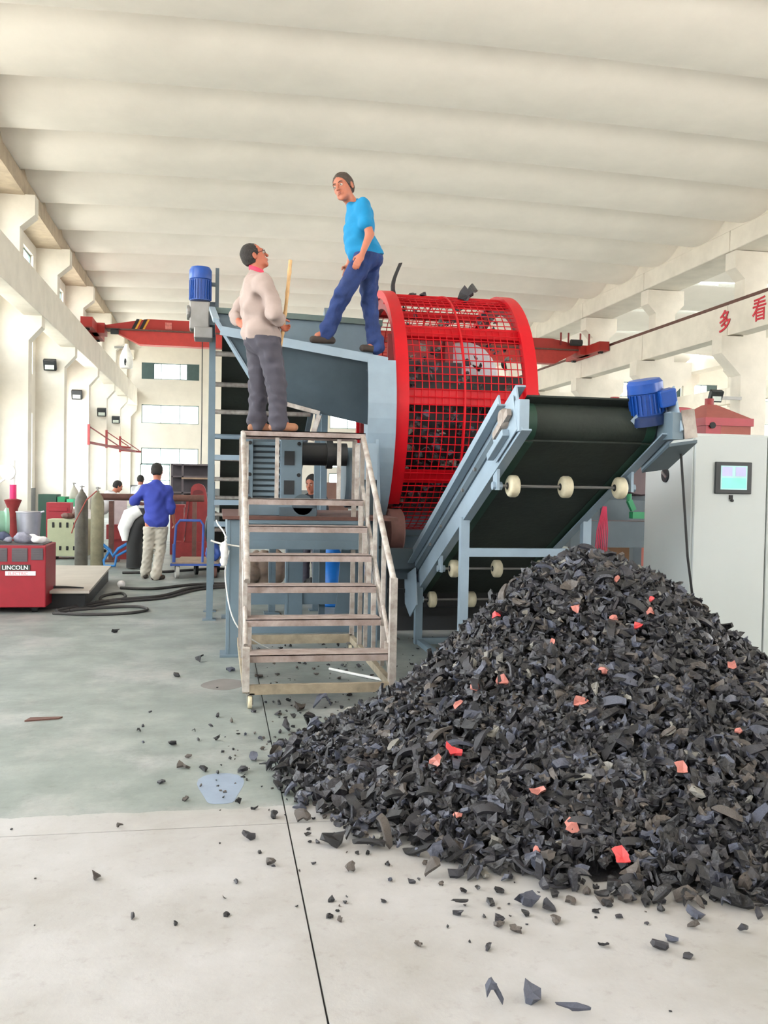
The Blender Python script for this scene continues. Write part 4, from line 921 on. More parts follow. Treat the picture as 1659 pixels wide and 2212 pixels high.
    one('lips', lip_m, body, lambda b: (b.tube([H(-.024, .083, -.058), H(-.010, .0945, -.0525), H(0, .0955, -.054), H(.010, .0945, -.0525), H(.024, .083, -.058)], [.001, .0042*hsx, .0044*hsx, .0042*hsx, .001], 6), b.tube([H(-.022, .083, -.059), H(0, .0945, -.0625), H(.022, .083, -.059)], [.001, .005*hsx, .001], 6)), smooth=60)
    ht = outfit.get('ht', 1.0); hs_ = SDF().ell(H(0, -.018, .037), (.083*hsx*ht, .098*hsx*ht, .095*hsx*ht), hfr, .02).ell(H(0, -.045, .0), (.069*hsx, .06*hsx, .085*hsx), hfr, .03)
    for q in (-1, 1): hs_.cap(H(q*.074, .012, .03), H(q*.072, .01, -.005), .010*hsx, .006*hsx, .01)
    hn = hu*.52-hf*.85
    hs_.build('hair', outfit['hair'], root, h, cuts=[(H(0, .062, .06), -hn*1.0), (H(0, -.02, -.055), -hu-hf*.15)], noise=folds(7, .0025, 160))
    # --- clothes
    T = SDF(); ex = outfit.get('ease', .018)
    T.ell(g['chest'], (.16*s+ex, .112*s+ex, .21*s+ex*.5), fr, .03)
    T.ell(g['belly'], (.14*s+ex, .105*s+ex, .19*s), fr, .08)
    if outfit.get('long', True): T.ell(g['pelvis']+u*.01, (.155*s+ex, .125*s+ex, .17*s), fr, .08)
    T.cap(g['shL'], g['shR'], .058*s+ex*.3, None, .05); T.cap(g['neckb'], g['neckb']+u*.01, .066*s, None, .04)
    for S_ in 'LR':
        sl = outfit['sleeve']; e = g['el'+S_]; sh_ = g['sh'+S_]
        if sl < 1: T.cap(sh_, sh_+(e-sh_)*sl, .055*s+ex*.6, .056*s+ex*.8, .035)
        else:
            T.cap(sh_, e, .054*s+ex*.7, .046*s+ex*.7, .035); T.cap(e, e+(g['wr'+S_]-e)*(sl-1), .046*s+ex*.7, .036*s+ex*.6, .025)
    cuts = [(g['hem'], -u*.98+f*outfit.get('hemtilt', 0)), (g['neckb']+u*.045-f*.005, u*.9+f*.45)]
    T.build('shirt' if outfit['sleeve'] < 2 else 'jacket', outfit['top'], root, h, cuts=[cuts[0], (cuts[1][0], cuts[1][1])], noise=folds(outfit['seed'], outfit.get('fold', .005)))
    if outfit.get('collar'):
        C = SDF().cap(g['neckb']+u*.02, g['neckb']+u*.06+hu*.01, .068*s, .064*s, .01)
        C.build('collar', outfit['collar'], root, h, cuts=[(g['neckb']+u*.065, u*.9+f*.3), (g['neckb']+u*.025, -u*.9-f*.3)])
    L_ = SDF(); te = outfit.get('tease', .02)
    L_.ell(g['pelvis'], (.155*s+te*.8, .122*s+te*.7, .125*s), fr, .05)
    L_.ell(g['pelvis']-f*.03*s-u*.03*s, (.15*s, .12*s, .1*s), fr, .05)
    L_.cap(g['pelvis'], g['pelvis']+u*.11*s, .10*s, .11*s, .05)
    for S_ in 'LR':
        L_.cap(g['hip'+S_], g['kn'+S_], .09*s+te*.6, .058*s+te*.7, .035); k_, a_ = g['kn'+S_], g['an'+S_]
        L_.cap(k_, a_+(a_-k_)*.09, .06*s+te*.7, .046*s+te*.7, .03)
        b_ = a_-nrm(a_-k_)*.03; L_.cap(b_-V(.01, 0, 0), b_+V(.01, 0, 0), .05*s+te*.6, None, .03)
    L_.build('trousers', outfit['trousers'], root, h, noise=folds(outfit['seed']+5, outfit.get('tfold', .006)*.7, 48), cuts=[(g['hem']+u*.03, u), ])
    for S_ in 'LR':
        a_ = g['an'+S_]; fl_ = g['toe'+S_][2]; t_ = g['toe'+S_]-a_; t_ = nrm(t_*V(1, 1, .0)+V(0, 0, P.get('pitch'+S_, 0.0)))
        sh_ = SDF(); hl = V(a_[0], a_[1], 0)-t_*V(1, 1, 0)*.05*s; z0 = fl_
        hp = V(hl[0], hl[1], z0+.036); tp_ = hp+t_*.19*s
        sh_.cap(hp, hp+t_*.08, .036*s, .036*s, .02).cap(hp+t_*.08, tp_, .042*s, .036*s, .02).cap(hp+t_*.03+V(0, 0, .02), a_-V(0, 0, .01), .04*s, .042*s, .02)
        sn = nrm(np.cross(np.cross(t_, V(0, 0, 1)), t_))
        sh_.build('shoe', outfit['shoes'], root, h, cuts=[(hp-sn*.034, -sn)])
    return root
# man in the bright blue T-shirt striding along the hopper rim
person(dict(f=(-.93, -.3, .05), u=(-.06, 0, 1), hf=(-.62, -.78, -.16), hu=(-.30, .05, .95), head=(1.165, 8.98, 4.448), neckb=(1.262, 9.0, 4.30),
    chest=(1.325, 9.0, 4.12), belly=(1.325, 9.0, 3.94), pelvis=(1.415, 9.0, 3.80), hem=(1.36, 9.0, 3.775), shL=(1.34, 8.85, 4.245), elL=(1.40, 8.77, 3.955), wrL=(1.325, 8.74, 3.755), haL=(1.28, 8.73, 3.67),
    pnL=(.3, 1, 0), thL=(-1, 0, -.3), shR=(1.30, 9.17, 4.25), elR=(1.32, 9.24, 3.97), wrR=(1.26, 9.2, 3.76), haR=(1.24, 9.2, 3.68), pnR=(0, -1, 0), thR=(-1, 0, 0),
    hipL=(1.38, 8.91, 3.76), knL=(1.165, 8.9, 3.40), anL=(1.03, 8.99, 3.045), toeL=(.87, 8.97, 2.925), hipR=(1.45, 9.09, 3.78), knR=(1.455, 9.08, 3.37), anR=(1.525, 9.03, 2.95), toeR=(1.40, 9.0, 2.865), curlL=.55, curlR=.6, s=1.0, hs=1.17),
    'man in a bright blue T-shirt and jeans striding along the hopper rim', dict(skin=skin_a, hair=hairb_m, top=tee_m, trousers=denim_m, shoes=shoe_m, sleeve=.62, ease=.02, seed=3, hemtilt=-.28, tease=.03, fold=.009, tfold=.011), h=.0065, loc=(1.3, 9.0, 2.9))
def sc_(p, k=1.033): return (p[0]*k, p[1]*k, 1.55+(p[2]-1.55)*k)
PBp = dict(head=(.272, 7.75, 3.425), neckb=(.288, 7.75, 3.275), chest=(.298, 7.75, 3.10), belly=(.315, 7.75, 2.90), pelvis=(.348, 7.75, 2.745), hem=(.34, 7.75, 2.73),
    shR=(.335, 7.585, 3.20), elR=(.43, 7.49, 2.93), wrR=(.483, 7.65, 2.885), haR=(.52, 7.74, 2.84), shL=(.275, 7.92, 3.2), elL=(.14, 7.98, 2.98), wrL=(.15, 7.84, 2.9), haL=(.2, 7.78, 2.86),
    hipR=(.39, 7.66, 2.70), knR=(.462, 7.65, 2.37), anR=(.482, 7.65, 2.068), toeR=(.64, 7.62, 1.983), hipL=(.32, 7.84, 2.70), knL=(.325, 7.85, 2.37), anL=(.315, 7.85, 2.068), toeL=(.46, 7.87, 1.983))
PBp = {k: sc_(v) for k, v in PBp.items()}
for k in ('toeR', 'toeL'): PBp[k] = (PBp[k][0], PBp[k][1], 1.996)
for k in ('anR', 'anL'): PBp[k] = (PBp[k][0], PBp[k][1], 2.082)
PBp.update(f=(.95, -.2, 0), u=(.06, 0, 1), hf=(.86, .1, .42), hu=(-.42, 0, .9), pnR=(1, -.2, 0), thR=(0, 0, 1), pnL=(0, -1, 0), thL=(1, 0, 0), curlR=1.3, curlL=.8, s=.97, hs=1.03)
pw = person(PBp, 'man in a beige jacket standing on the stairs platform with a bamboo pole', dict(skin=skin_b, hair=hair_m, top=jacket_m, trousers=slate_m, shoes=shoeb_m, sleeve=1.62, ease=.034, seed=9, tease=.036, collar=collar_m, fold=.013, tfold=.011, hemtilt=0, ht=.955), h=.0065, loc=(.4, 8.0, 1.995))
hd = V(*PBp['head']); f_, u_, r_ = hframe((.86, .1, .42), (-.42, 0, .9))
def spec(b):
    H = lambda a, c, d: hd+r_*a+f_*c+u_*d
    for q in (-1, 1):
        b.tube([H(q*.031+.021*math.cos(t), .099-.006*abs(math.cos(t)), .008+.014*math.sin(t)) for t in np.linspace(0, 2*math.pi, 17)], .0018, 6, False)
        b.tube([H(q*.052, .095, .012), H(q*.072, .06, .012), H(q*.08, -.005, .008), H(q*.08, -.03, -.004)], .0024, 6)
    b.tube([H(-.01, .1, .012), H(0, .106, .014), H(.01, .1, .012)], .0018, 6)
one('spectacles', black_m, pw, spec)
s1, s2 = V(*sc_((.568, 7.73, 3.415))), V(*sc_((.484, 7.73, 2.60)))
def bam(b):
    pts = []; rr = []
    for i in range(25):
        t = i/24; p = s1+(s2-s1)*t; pts.append(p+V(.008*math.sin(3*t), 0, 0)); rr.append(.0165-.004*t+(.0035 if i % 5 == 3 else 0))
    b.tube(pts, rr, 12)
tag(one('bamboo_pole', bamboo_m, None, bam, smooth=50), 'yellow bamboo pole held upright by the man in the beige jacket', 'pole')
# man in the royal blue shirt walking away by the trolley
person(dict(f=(.12, 1, 0), u=(0, 0, 1), hf=(.15, .97, -.12), hu=(0, .1, 1), head=(-.965, 15.03, 1.70), neckb=(-.965, 15, 1.52), chest=(-.975, 15, 1.32), belly=(-.975, 15, 1.1), pelvis=(-.965, 15, .93), hem=(-.97, 15, .80),
    shL=(-1.14, 15.0, 1.43), elL=(-1.32, 15.05, 1.22), wrL=(-1.2, 15.2, 1.18), haL=(-1.12, 15.25, 1.2), shR=(-.80, 15, 1.42), elR=(-.74, 14.98, 1.14), wrR=(-.70, 15.08, .93), haR=(-.69, 15.12, .86), pnL=(0, 0, -1), thL=(0, 1, 0), pnR=(-1, 0, 0), thR=(0, 1, 0),
    hipL=(-1.06, 15, .88), knL=(-1.08, 15.0, .49), anL=(-1.13, 15, .10), toeL=(-1.16, 15.2, .0), hipR=(-.88, 15, .88), knR=(-.90, 15.02, .48), anR=(-.95, 14.78, .095), toeR=(-.83, 14.9, .0), curlL=.7, curlR=.6, s=1.04),
    'man in a royal blue shirt and light trousers walking away beside the blue trolley', dict(skin=skin_a, hair=hair_m, top=shirt_m, trousers=khaki_m, shoes=shoe_m, sleeve=1.35, ease=.03, seed=21, tease=.034, fold=.007, tfold=.009), h=.010, loc=(-1.0, 15, 0))
# man seen between the machine legs, behind the table
def upright(x, y, face, label, top, trousers, hgt=1.0, bend=0.0, sleeve=.5):
    f = nrm(V(*face)); r = V(f[1], -f[0], 0); k = hgt; c = V(x, y, 0)
    b = f*bend
    j = lambda a, bb, z, t=0: tuple(c+r*a*k+f*bb*k+b*t+V(0, 0, z*k))
    up_ = nrm(V(0, 0, 1)+f*bend*1.6)
    person(dict(f=tuple(f), u=tuple(up_), hf=tuple(nrm(f+V(0, 0, -.25-.5*bend))), hu=tuple(up_), head=j(0, .03, 1.60-.3*bend, 1.15), neckb=j(0, 0, 1.43-.25*bend, .95), chest=j(0, 0, 1.25-.18*bend, .65), belly=j(0, 0, 1.06-.08*bend, .35), pelvis=j(0, 0, .9), hem=j(0, 0, .86),
        shL=j(-.17, 0, 1.37-.22*bend, .85), shR=j(.17, 0, 1.37-.22*bend, .85), elL=j(-.23, .06, 1.1-.2*bend, .85), elR=j(.23, .06, 1.1-.2*bend, .85), wrL=j(-.17, .25, 1.0-.2*bend, .85), wrR=j(.17, .25, 1.0-.2*bend, .85), haL=j(-.14, .33, 1.0-.2*bend, .85), haR=j(.14, .33, 1.0-.2*bend, .85),
        pnL=(0, 0, -1), pnR=(0, 0, -1), thL=tuple(r), thR=tuple(-r), hipL=j(-.09, 0, .86), hipR=j(.09, 0, .86), knL=j(-.1, .03, .47), knR=j(.1, .03, .47), anL=j(-.1, 0, .085), anR=j(.1, 0, .085), toeL=j(-.12, .2, 0), toeR=j(.12, .2, 0), s=k),
        label, dict(skin=skin_a, hair=hair_m, top=top, trousers=trousers, shoes=shoe_m, sleeve=sleeve, ease=.02, seed=31, tease=.025), h=.013, loc=(x, y, 0))
blackshirt = mat('black_printed_shirt', (34, 34, 42), .85, var=.1)
greyshirt = mat('light_grey_shirt', (196, 196, 198), .85)
upright(1.315, 13.0, (-.5, -.85, 0), 'man in a black T-shirt seen working behind the machine table', blackshirt, slate_m, .97)
upright(-2.55, 20.5, (.9, .4, 0), 'man in a pale shirt bending forward behind the two gas cylinders', greyshirt, slate_m, .95, .35, 1.8)
upright(-1.95, 24.0, (.2, 1, 0), 'man in a light grey shirt standing far behind the man in blue', greyshirt, slate_m, .98, 0, 1.8)
# ---------------------------------------------------------------- overhead crane
oc = thing('overhead_crane', 'long red overhead travelling crane spanning the hall under the ceiling', 'crane', (5.6, 38.5, 6.95))
def girder(b):
    b.prism([(-4.6, 38.3, 7.62), (-4.6, 38.3, 7.76), (-2.9, 38.3, 8.08), (14.3, 38.3, 8.08), (15.7, 38.3, 7.8), (15.7, 38.3, 7.62)], (0, .5, 0))
one('main_girder', crane_m, oc, girder)
one('lower_web', mat('lighter_crane_red', (178, 52, 46), .5), oc, lambda b: b.prism([(-4.3, 38.24, 7.58), (-3.2, 38.24, 7.05), (14.4, 38.24, 7.0), (15.5, 38.24, 7.58)], (0, .5, 0)))
one('girder_flange', rust_m, oc, lambda b: b.box((-4.5, 38.16, 7.58), (15.6, 38.84, 7.64)))
for x in (-3.52, -3.22): one('warning_stripe', black_m, oc, lambda b: b.prism([(x, 38.28, 7.66), (x+.12, 38.28, 7.66), (x+.32, 38.28, 8.06), (x+.2, 38.28, 8.06)], (0, .015, 0)))
for x in (-3.38, -3.08): one('warning_stripe', yellow_m, oc, lambda b: b.prism([(x, 38.28, 7.66), (x+.07, 38.28, 7.66), (x+.27, 38.28, 8.06), (x+.2, 38.28, 8.06)], (0, .015, 0)))
for x in (-2.2, -.95): one('faded_mark', mat('faded_white_paint', (206, 120, 112), .8, var=.35, scale=9), oc, lambda b: b.box((x, 38.285, 7.7), (x+.26, 38.3, 7.98)), label='faded pale painted mark')
for x, s in ((-5.03, 1), (15.95, -1)):
    one('end_carriage', crane_m, oc, lambda b: (b.box((x-.22, 36.6, 7.4), (x+.22, 40.4, 7.78)), b.box((min(x, x+s*.5), 38.0, 7.4), (max(x, x+s*.5), 39.0, 7.8))))
    for y in (37.0, 40.0): one('carriage_wheel', dark_m, oc, lambda b: b.cyl((x-.08, y, 7.44), (x+.08, y, 7.44), .12, 16), smooth=35)
one('walkway_rail', redd_m, oc, lambda b: [b.box((x, 38.2, 7.8), (x+.06, 38.26, 8.35)) for x in (14.6, 14.95, 15.5, 15.9)])
one('drive_motor', dark_m, oc, lambda b: b.cyl((15.0, 38.0, 7.9), (15.5, 38.0, 7.9), .14, 14), smooth=35)
one('drive_motor', dark_m, oc, lambda b: b.cyl((-4.3, 38.1, 7.5), (-4.0, 38.1, 7.5), .12, 14), smooth=35)
one('pendant_cable', dark_m, oc, lambda b: b.tube([(-.72, 38.2, 7.3), (-.7, 38.2, 4), (-.72, 38.2, 1.3)], .02, 6))

# ---------------------------------------------------------------- red lettering on the right crane beam
def glyph(ch, x, y, z, size, label):
    cu = bpy.data.curves.new('lettering', 'FONT'); cu.body = ch; cu.size = size; cu.extrude = .004; cu.align_x = 'CENTER'; cu.align_y = 'CENTER'; cu.offset = .008
    t = bpy.data.objects.new('lettering', cu); COL.objects.link(t); bpy.context.view_layer.update()
    me = bpy.data.meshes.new_from_object(t.evaluated_get(bpy.context.evaluated_depsgraph_get())); bpy.data.objects.remove(t)
    me.materials.clear(); me.materials.append(text_red)
    o = bpy.data.objects.new('painted_character', me); COL.objects.link(o)
    o.matrix_world = Matrix(((0, 0, -1, x), (-1, 0, 0, y), (0, 1, 0, z), (0, 0, 0, 1)))
    return tag(o, label, 'lettering')
glyph('多', 16.175, 27.62, 7.05, .74, 'red painted character 多 on the white crane beam, further one')
glyph('看', 16.19, 25.7, 7.08, .78, 'red painted character 看 on the white crane beam at the right edge')
glyph('想', 16.19, 23.8, 7.08, .78, 'x') if False else None

# ---------------------------------------------------------------- left foreground: welder with things on top
wl = thing('welding_machine', 'red welding power source box with grey vents at the left edge', 'welder', (-2.35, 11.4, 0))
one('body', wred, wl, lambda b: b.box((-2.95, 11.08, .07), (-1.86, 11.75, .785)), bevel=.01)
for x0, x1, z0 in ((-2.72, -2.5, .62), (-2.46, -2.27, .62), (-2.23, -2.05, .62), (-2.02, -1.88, .64)):
    one('vent_grille', grille_m, wl, lambda b: (b.box((x0, 11.07, z0-.02), (x1-.01, 11.081, .755)), [b.box((x0, 11.064, z0-.01+k*.02), (x1-.01, 11.072, z0-.004+k*.02)) for k in range(7)]))
one('top_panel', grille_m, wl, lambda b: b.box((-2.94, 11.1, .785), (-1.9, 11.73, .795)))
for x in (-2.75, -2.0):
    for y in (11.2, 11.62): one('wheel', black_m, wl, lambda b: b.cyl((x-.03, y, .05), (x+.03, y, .05), .048, 14), smooth=35)
np_ = one('name_plate', mat('dark_plate', (52, 56, 50), .5), wl, lambda b: b.box((-2.35, 11.068, .50), (-2.03, 11.08, .565)))
def letters(txt, size, x, y, z, m, parent):
    cu = bpy.data.curves.new('t', 'FONT'); cu.body = txt; cu.size = size; cu.extrude = .0015; cu.offset = .001
    t = bpy.data.objects.new('t', cu); COL.objects.link(t); bpy.context.view_layer.update()
    me = bpy.data.meshes.new_from_object(t.evaluated_get(bpy.context.evaluated_depsgraph_get())); bpy.data.objects.remove(t)
    me.materials.clear(); me.materials.append(m); o = bpy.data.objects.new('lettering', me); COL.objects.link(o)
    b_ = wloc(parent); o.parent = parent; o.matrix_local = Matrix.Translation(Vector((x-b_[0], y-b_[1], z-b_[2]))) @ Matrix.Rotation(math.pi/2, 4, 'X'); return o
letters('LINCOLN', .066, -2.335, 11.066, .51, label_w, wl)
np2 = one('lower_plate', label_w, wl, lambda b: b.box((-2.3, 11.068, .44), (-1.97, 11.08, .49)))
letters('ELECTRIC', .05, -2.27, 11.066, .447, mat('pale_pink_print', (232, 170, 176), .6), wl)
def lump(name, m, c, r, seed, label, cat, n=.18):
    rr = np.random.default_rng(seed); S_ = SDF()
    for i in range(7):
        d = rr.normal(0, .45, 3)*V(*r); S_.ell(V(*c)+d*V(1, 1, .5), V(*r)*(.35+.35*rr.random()), None, .02)
    o = S_.build(name, m, None, .012, noise=folds(seed, .007, 45), cuts=[((0, 0, c[2]-r[2]*.8), (0, 0, -1))], loc=(c[0], c[1], c[2]-r[2]*.8)); return tag(o, label, cat)
lump('rag', cloth_g, (-2.14, 11.2, .86), (.13, .07, .08), 1, 'crumpled grey blue rag on the red welder', 'rag')
lump('rag', cloth_w, (-1.98, 11.22, .845), (.11, .07, .06), 2, 'crumpled white rag at the right corner of the red welder', 'rag')
lump('rag', mat('navy_rag', (70, 76, 98), .9, var=.3), (-2.5, 11.25, .88), (.16, .09, .1), 3, 'dark navy rag heap at the left edge on the red welder', 'rag')
bk = thing('metal_bucket', 'shiny aluminium bucket standing on the red welder', 'bucket', (-2.12, 11.45, .795))
one('wall', alu_m, bk, lambda b: b.lathe((-2.12, 11.45, .795), [(.12, 0), (.142, .36), (.146, .365), (.138, .365), (.116, .01)], 30), smooth=35)
one('rim', alu_m, bk, lambda b: b.lathe((-2.12, 11.45, 1.15), [(.142, 0), (.149, .005), (.149, .012), (.142, .017)], 30), smooth=60)
one('spout', alu_m, bk, lambda b: b.tube([(-1.99, 11.42, 1.15), (-1.94, 11.41, 1.17)], .012, 8))
gr_ = thing('cable_reel', 'pale green steel cable reel lying behind the bucket on the welder', 'reel', (-2.5, 11.58, .795))
one('rim', greenl_m, gr_, lambda b: b.lathe((-2.62, 11.52, 1.0), [(.17, 0), (.2, 0), (.2, .03), (.17, .05), (.165, .2), (.2, .22), (.2, .25), (.17, .25)], 30, (1, .3, 0)), smooth=35)
one('core', greenl_m, gr_, lambda b: b.lathe((-2.60, 11.53, 1.0), [(.08, 0), (.1, 0), (.1, .2), (.08, .2)], 24, (1, .3, 0)), smooth=35)

for n_ in ('welding_machine', 'rag', 'rag.001', 'rag.002', 'metal_bucket', 'cable_reel'):
    bpy.data.objects[n_].location.x -= .09

pl = thing('steel_plate_platform', 'low pale steel plate platform lying on the floor behind the red welder', 'platform', (-2.6, 13, 0))
one('plate', plate_m, pl, lambda b: (b.prism([(-3.6, 11.35, .2), (-1.5, 11.35, .2), (-1.62, 14.7, .2), (-3.6, 14.9, .2)], (0, 0, .03))))
one('front_flange', plate_m, pl, lambda b: b.box((-3.6, 11.33, .2), (-1.5, 11.36, .232)))
one('frame_beam', dark_m, pl, lambda b: (b.box((-3.55, 11.5, 0), (-1.6, 11.62, .2)), b.bar((-1.62, 11.5, .1), (-1.7, 14.6, .1), .1, .2)))
tag(one('slag_strip', dark_m, None, lambda b: b.tube([(-2.6, 11.62, .236), (-2.1, 11.6, .24), (-1.8, 11.63, .238), (-1.6, 11.6, .236)], [.01, .03, .02, .008], 6)), 'dark strip of metal lying on the steel plate platform near its front edge', 'metal strip')

def gascyl(x, y, hgt, m, label, r=.115):
    t = thing('gas_cylinder', label, 'gas cylinder', (x, y, 0), 'gas cylinders')
    one('cylinder_body', m, t, lambda b: b.lathe((x, y, 0), [(r*.9, 0), (r, .03), (r, hgt-.22), (r*.86, hgt-.13), (r*.5, hgt-.06), (r*.28, hgt-.03), (r*.28, hgt)], 24), smooth=40)
    one('valve', steel_m, t, lambda b: (b.cyl((x, y, hgt), (x, y, hgt+.07), .018, 10), b.cyl((x-.03, y, hgt+.05), (x+.05, y, hgt+.05), .012, 8)))
    return t
gascyl(-2.42, 17.2, 1.38, mat('dark_grey_cylinder', (96, 92, 84), .6, var=.3), 'darker grey gas cylinder, left of the two standing together')
gascyl(-2.12, 17.0, 1.36, cyl_m, 'olive grey gas cylinder, right of the two standing together')
gascyl(-3.27, 22, 1.42, mat('pale_cylinder', (176, 172, 160), .6), 'pale gas cylinder standing further back near the white bundle')
tag(one('red_gas_hose', mat('red_hose', (150, 70, 60), .6), None, lambda b: b.tube([(-2.12, 16.87, 1.36), (-2.3, 16.95, 1.2), (-2.5, 17.0, .8), (-2.56, 17.0, .6)], .012, 6)), 'thin red hose draped over the darker gas cylinder', 'hose')

ob = thing('vented_box', 'pale olive steel box with slotted vents behind the steel plate platform', 'box', (-2.93, 18.75, 0))
one('body', olive_m, ob, lambda b: (b.box((-3.25, 18.6, .06), (-2.5, 19.1, .78))), bevel=.01)
for k in range(5):
    for z0, z1 in ((.62, .72), (.18, .26)): one('vent_slot', black_m, ob, lambda b: b.box((-3.16+k*.13, 18.59, z0), (-3.12+k*.13, 18.605, z1)))
one('foot', dark_m, ob, lambda b: (b.box((-3.2, 18.65, 0), (-3.1, 19.0, .06)), b.box((-2.65, 18.65, 0), (-2.55, 19.0, .06))))
lump('brown_bundle', rust_m, (-2.72, 18.8, .87), (.2, .15, .1), 8, 'brown rag bundle on the pale olive box', 'bundle')
lump('white_sack', cloth_w, (-2.95, 20.0, .62), (.4, .25, .45), 9, 'big white cloth sack behind the pale olive box', 'sack')

# trolley
tl = thing('platform_trolley', 'blue framed platform trolley with plywood deck beside the man in blue', 'trolley', (-.35, 15.4, 0))
one('deck', ply_m, tl, lambda b: b.prism([(-.72, 15.02, .235), (.02, 15.02, .235), (.12, 16.2, .235), (-.62, 16.2, .235)], (0, 0, .02)))
one('deck_frame', blue_m, tl, lambda b: (b.box((-.74, 15.0, .2), (.04, 15.03, .235)), b.bar((-.73, 15.0, .215), (-.63, 16.2, .215), .03, .04), b.bar((.03, 15.0, .215), (.13, 16.2, .215), .03, .04)))
one('handle', blue_m, tl, lambda b: b.tube([(-.70, 15.05, .24), (-.66, 15.05, .85), (-.60, 15.05, .93), (-.28, 15.05, .93), (-.23, 15.05, .86), (-.24, 15.05, .24)], .02, 10), smooth=50)
one('brace', blue_m, tl, lambda b: b.tube([(-.69, 15.05, .55), (-.69, 15.05, .24)], .026, 8))
for x, y, m in ((-.64, 15.05, mat('pale_wheel', (190, 190, 185), .6)), (-.05, 15.1, rust_m), (-.35, 15.6, dark_m), (.0, 16.0, dark_m)):
    one('wheel', m, tl, lambda b: b.lathe((x-.025, y, .1), [(.03, -.005), (.1, 0), (.1, .05), (.03, .055)], 20, (1, .2, 0)), smooth=35)
    one('wheel_fork', dark_m, tl, lambda b: b.box((x-.035, y-.03, .1), (x+.04, y+.03, .2)))
lump('blue_jacket', blue_m, (-.06, 15.35, .42), (.1, .15, .22), 12, 'bright blue jacket slumped on the right end of the trolley', 'jacket')
tw = thing('grinding_wheel_stand', 'round grey wheel standing on the trolley behind the feed conveyor leg', 'wheel', (-.08, 15.9, .255))
one('disc', dark_m, tw, lambda b: b.lathe((-.14, 15.9, .76), [(.05, 0), (.27, 0), (.3, .03), (.3, .1), (.27, .13), (.05, .13)], 28, (1, -.3, 0)), smooth=35)
one('stand', dark_m, tw, lambda b: b.box((-.15, 15.8, .255), (.02, 16.0, .55)))

# red castings, rack, pipe
pp = tag(one('steel_pipe', rust_m, None, lambda b: b.cyl((-2.2, 18.0, 1.24), (-.28, 18.3, 1.23), .065, 16), smooth=35), 'long brown steel pipe lying level across two supports behind the man in blue', 'pipe')
for x, l in ((-2.0, 'left'), (-.45, 'right')):
    tag(one('pipe_support', rust_m, None, lambda b: (b.box((x-.04, 18.02, 0), (x+.04, 18.22, 1.16)), b.box((x-.15, 17.95, 0), (x+.15, 18.3, .04)))), l+' brown stand carrying the long steel pipe', 'stand')
ra = thing('red_chute', 'tall arched dull red steel chute standing behind the trolley', 'chute', (-.42, 19.2, 0))
one('chute_body', redd_m, ra, lambda b: b.prism([(-.68, 19.2, .3), (-.56, 19.2, 1.3)]+[(-.41+.15*math.cos(math.radians(a)), 19.2, 1.37+.15*math.sin(math.radians(a))) for a in range(170, 0, -20)]+[(-.24, 19.2, 1.3), (-.12, 19.2, .3)], (0, .4, 0)))
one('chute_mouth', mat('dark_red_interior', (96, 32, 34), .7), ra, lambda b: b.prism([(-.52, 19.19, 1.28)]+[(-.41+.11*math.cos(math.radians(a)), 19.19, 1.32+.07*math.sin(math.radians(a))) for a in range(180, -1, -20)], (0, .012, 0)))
one('edge_rib', redd_m, ra, lambda b: (b.bar((-.72, 19.17, .25), (-.6, 19.17, 1.28), .05, .06), b.box((-.85, 19.1, .0), (.0, 19.6, .32))))
rd = tag(one('red_box_casting', redd_m, None, lambda b: (b.box((-1.0, 19.9, 0), (-.72, 20.4, 1.05)), b.box((-1.02, 19.88, 1.0), (-.7, 20.42, 1.06)))), 'dull red box casting left of the arched chute', 'casting')
rd2 = tag(one('red_tray', redd_m, None, lambda b: (b.box((-2.15, 18.6, .4), (-1.66, 19.0, .68)), b.box((-2.1, 18.65, 0), (-1.7, 18.95, .4)))), 'dull red steel trough under the long pipe beside the gas cylinders', 'trough')
pk = tag(one('pinkish_panel', mat('dusty_mauve_board', (176, 160, 162), .8), None, lambda b: (b.box((-2.17, 20.0, .1), (-1.9, 20.06, 1.2)), b.box((-2.2, 19.95, 0), (-1.87, 20.12, .1)))), 'dusty mauve board standing behind the long pipe', 'board')
wh = thing('hooded_fan', 'white hood with black duct standing behind the man in blue, left side', 'duct', (-1.5, 16.6, 0))
one('hood', white_m, wh, lambda b: b.tube([(-1.6, 16.6, .5), (-1.62, 16.6, .72), (-1.52, 16.6, .95), (-1.36, 16.6, 1.04)], [.05, .11, .13, .1], 16), smooth=50)
one('duct', black_m, wh, lambda b: b.tube([(-1.44, 16.65, .02), (-1.44, 16.65, .45), (-1.36, 16.65, .8), (-1.26, 16.65, .86)], .14, 16), smooth=50)
hp = [(-2.02, 17, .4), (-1.9, 17, .3), (-1.84, 16.95, .2), (-1.75, 16.95, .33), (-1.6, 17, .42), (-1.45, 17, .36), (-1.38, 17.05, .2), (-1.35, 17.1, .02)]
tag(one('blue_hose', bhose_m, None, lambda b: (b.tube(hp, .03, 8), b.tube([(-1.9, 17, .3), (-2.0, 16.95, .12), (-1.98, 16.9, .03), (-1.8, 16.9, .03), (-1.78, 16.95, .2), (-1.6, 17, .3)], .025, 8)), smooth=60), 'tangle of blue air hose hanging beside the gas cylinders', 'hose')
rk = thing('steel_rack', 'dark steel storage rack near the far wall behind the red chute', 'rack', (-.65, 24.3, 0))
one('frame', mat('rack_grey', (92, 84, 88), .7), rk, lambda b: [b.box((x, 24, 0), (x+.05, 24.05, 2.0)) for x in (-1.2, -.93, -.15)] + [b.box((-1.2, 24, z), (-.1, 24.6, z+.04)) for z in (.1, .7, 1.25, 1.66, 1.97)])
one('back_sheet', mat('rack_back', (74, 68, 72), .8), rk, lambda b: b.box((-1.2, 24.58, .1), (-.1, 24.6, 2.0)))
one('shelf_edge', ply_m, rk, lambda b: b.box((-.93, 23.98, 1.62), (-.12, 24.0, 1.66)))
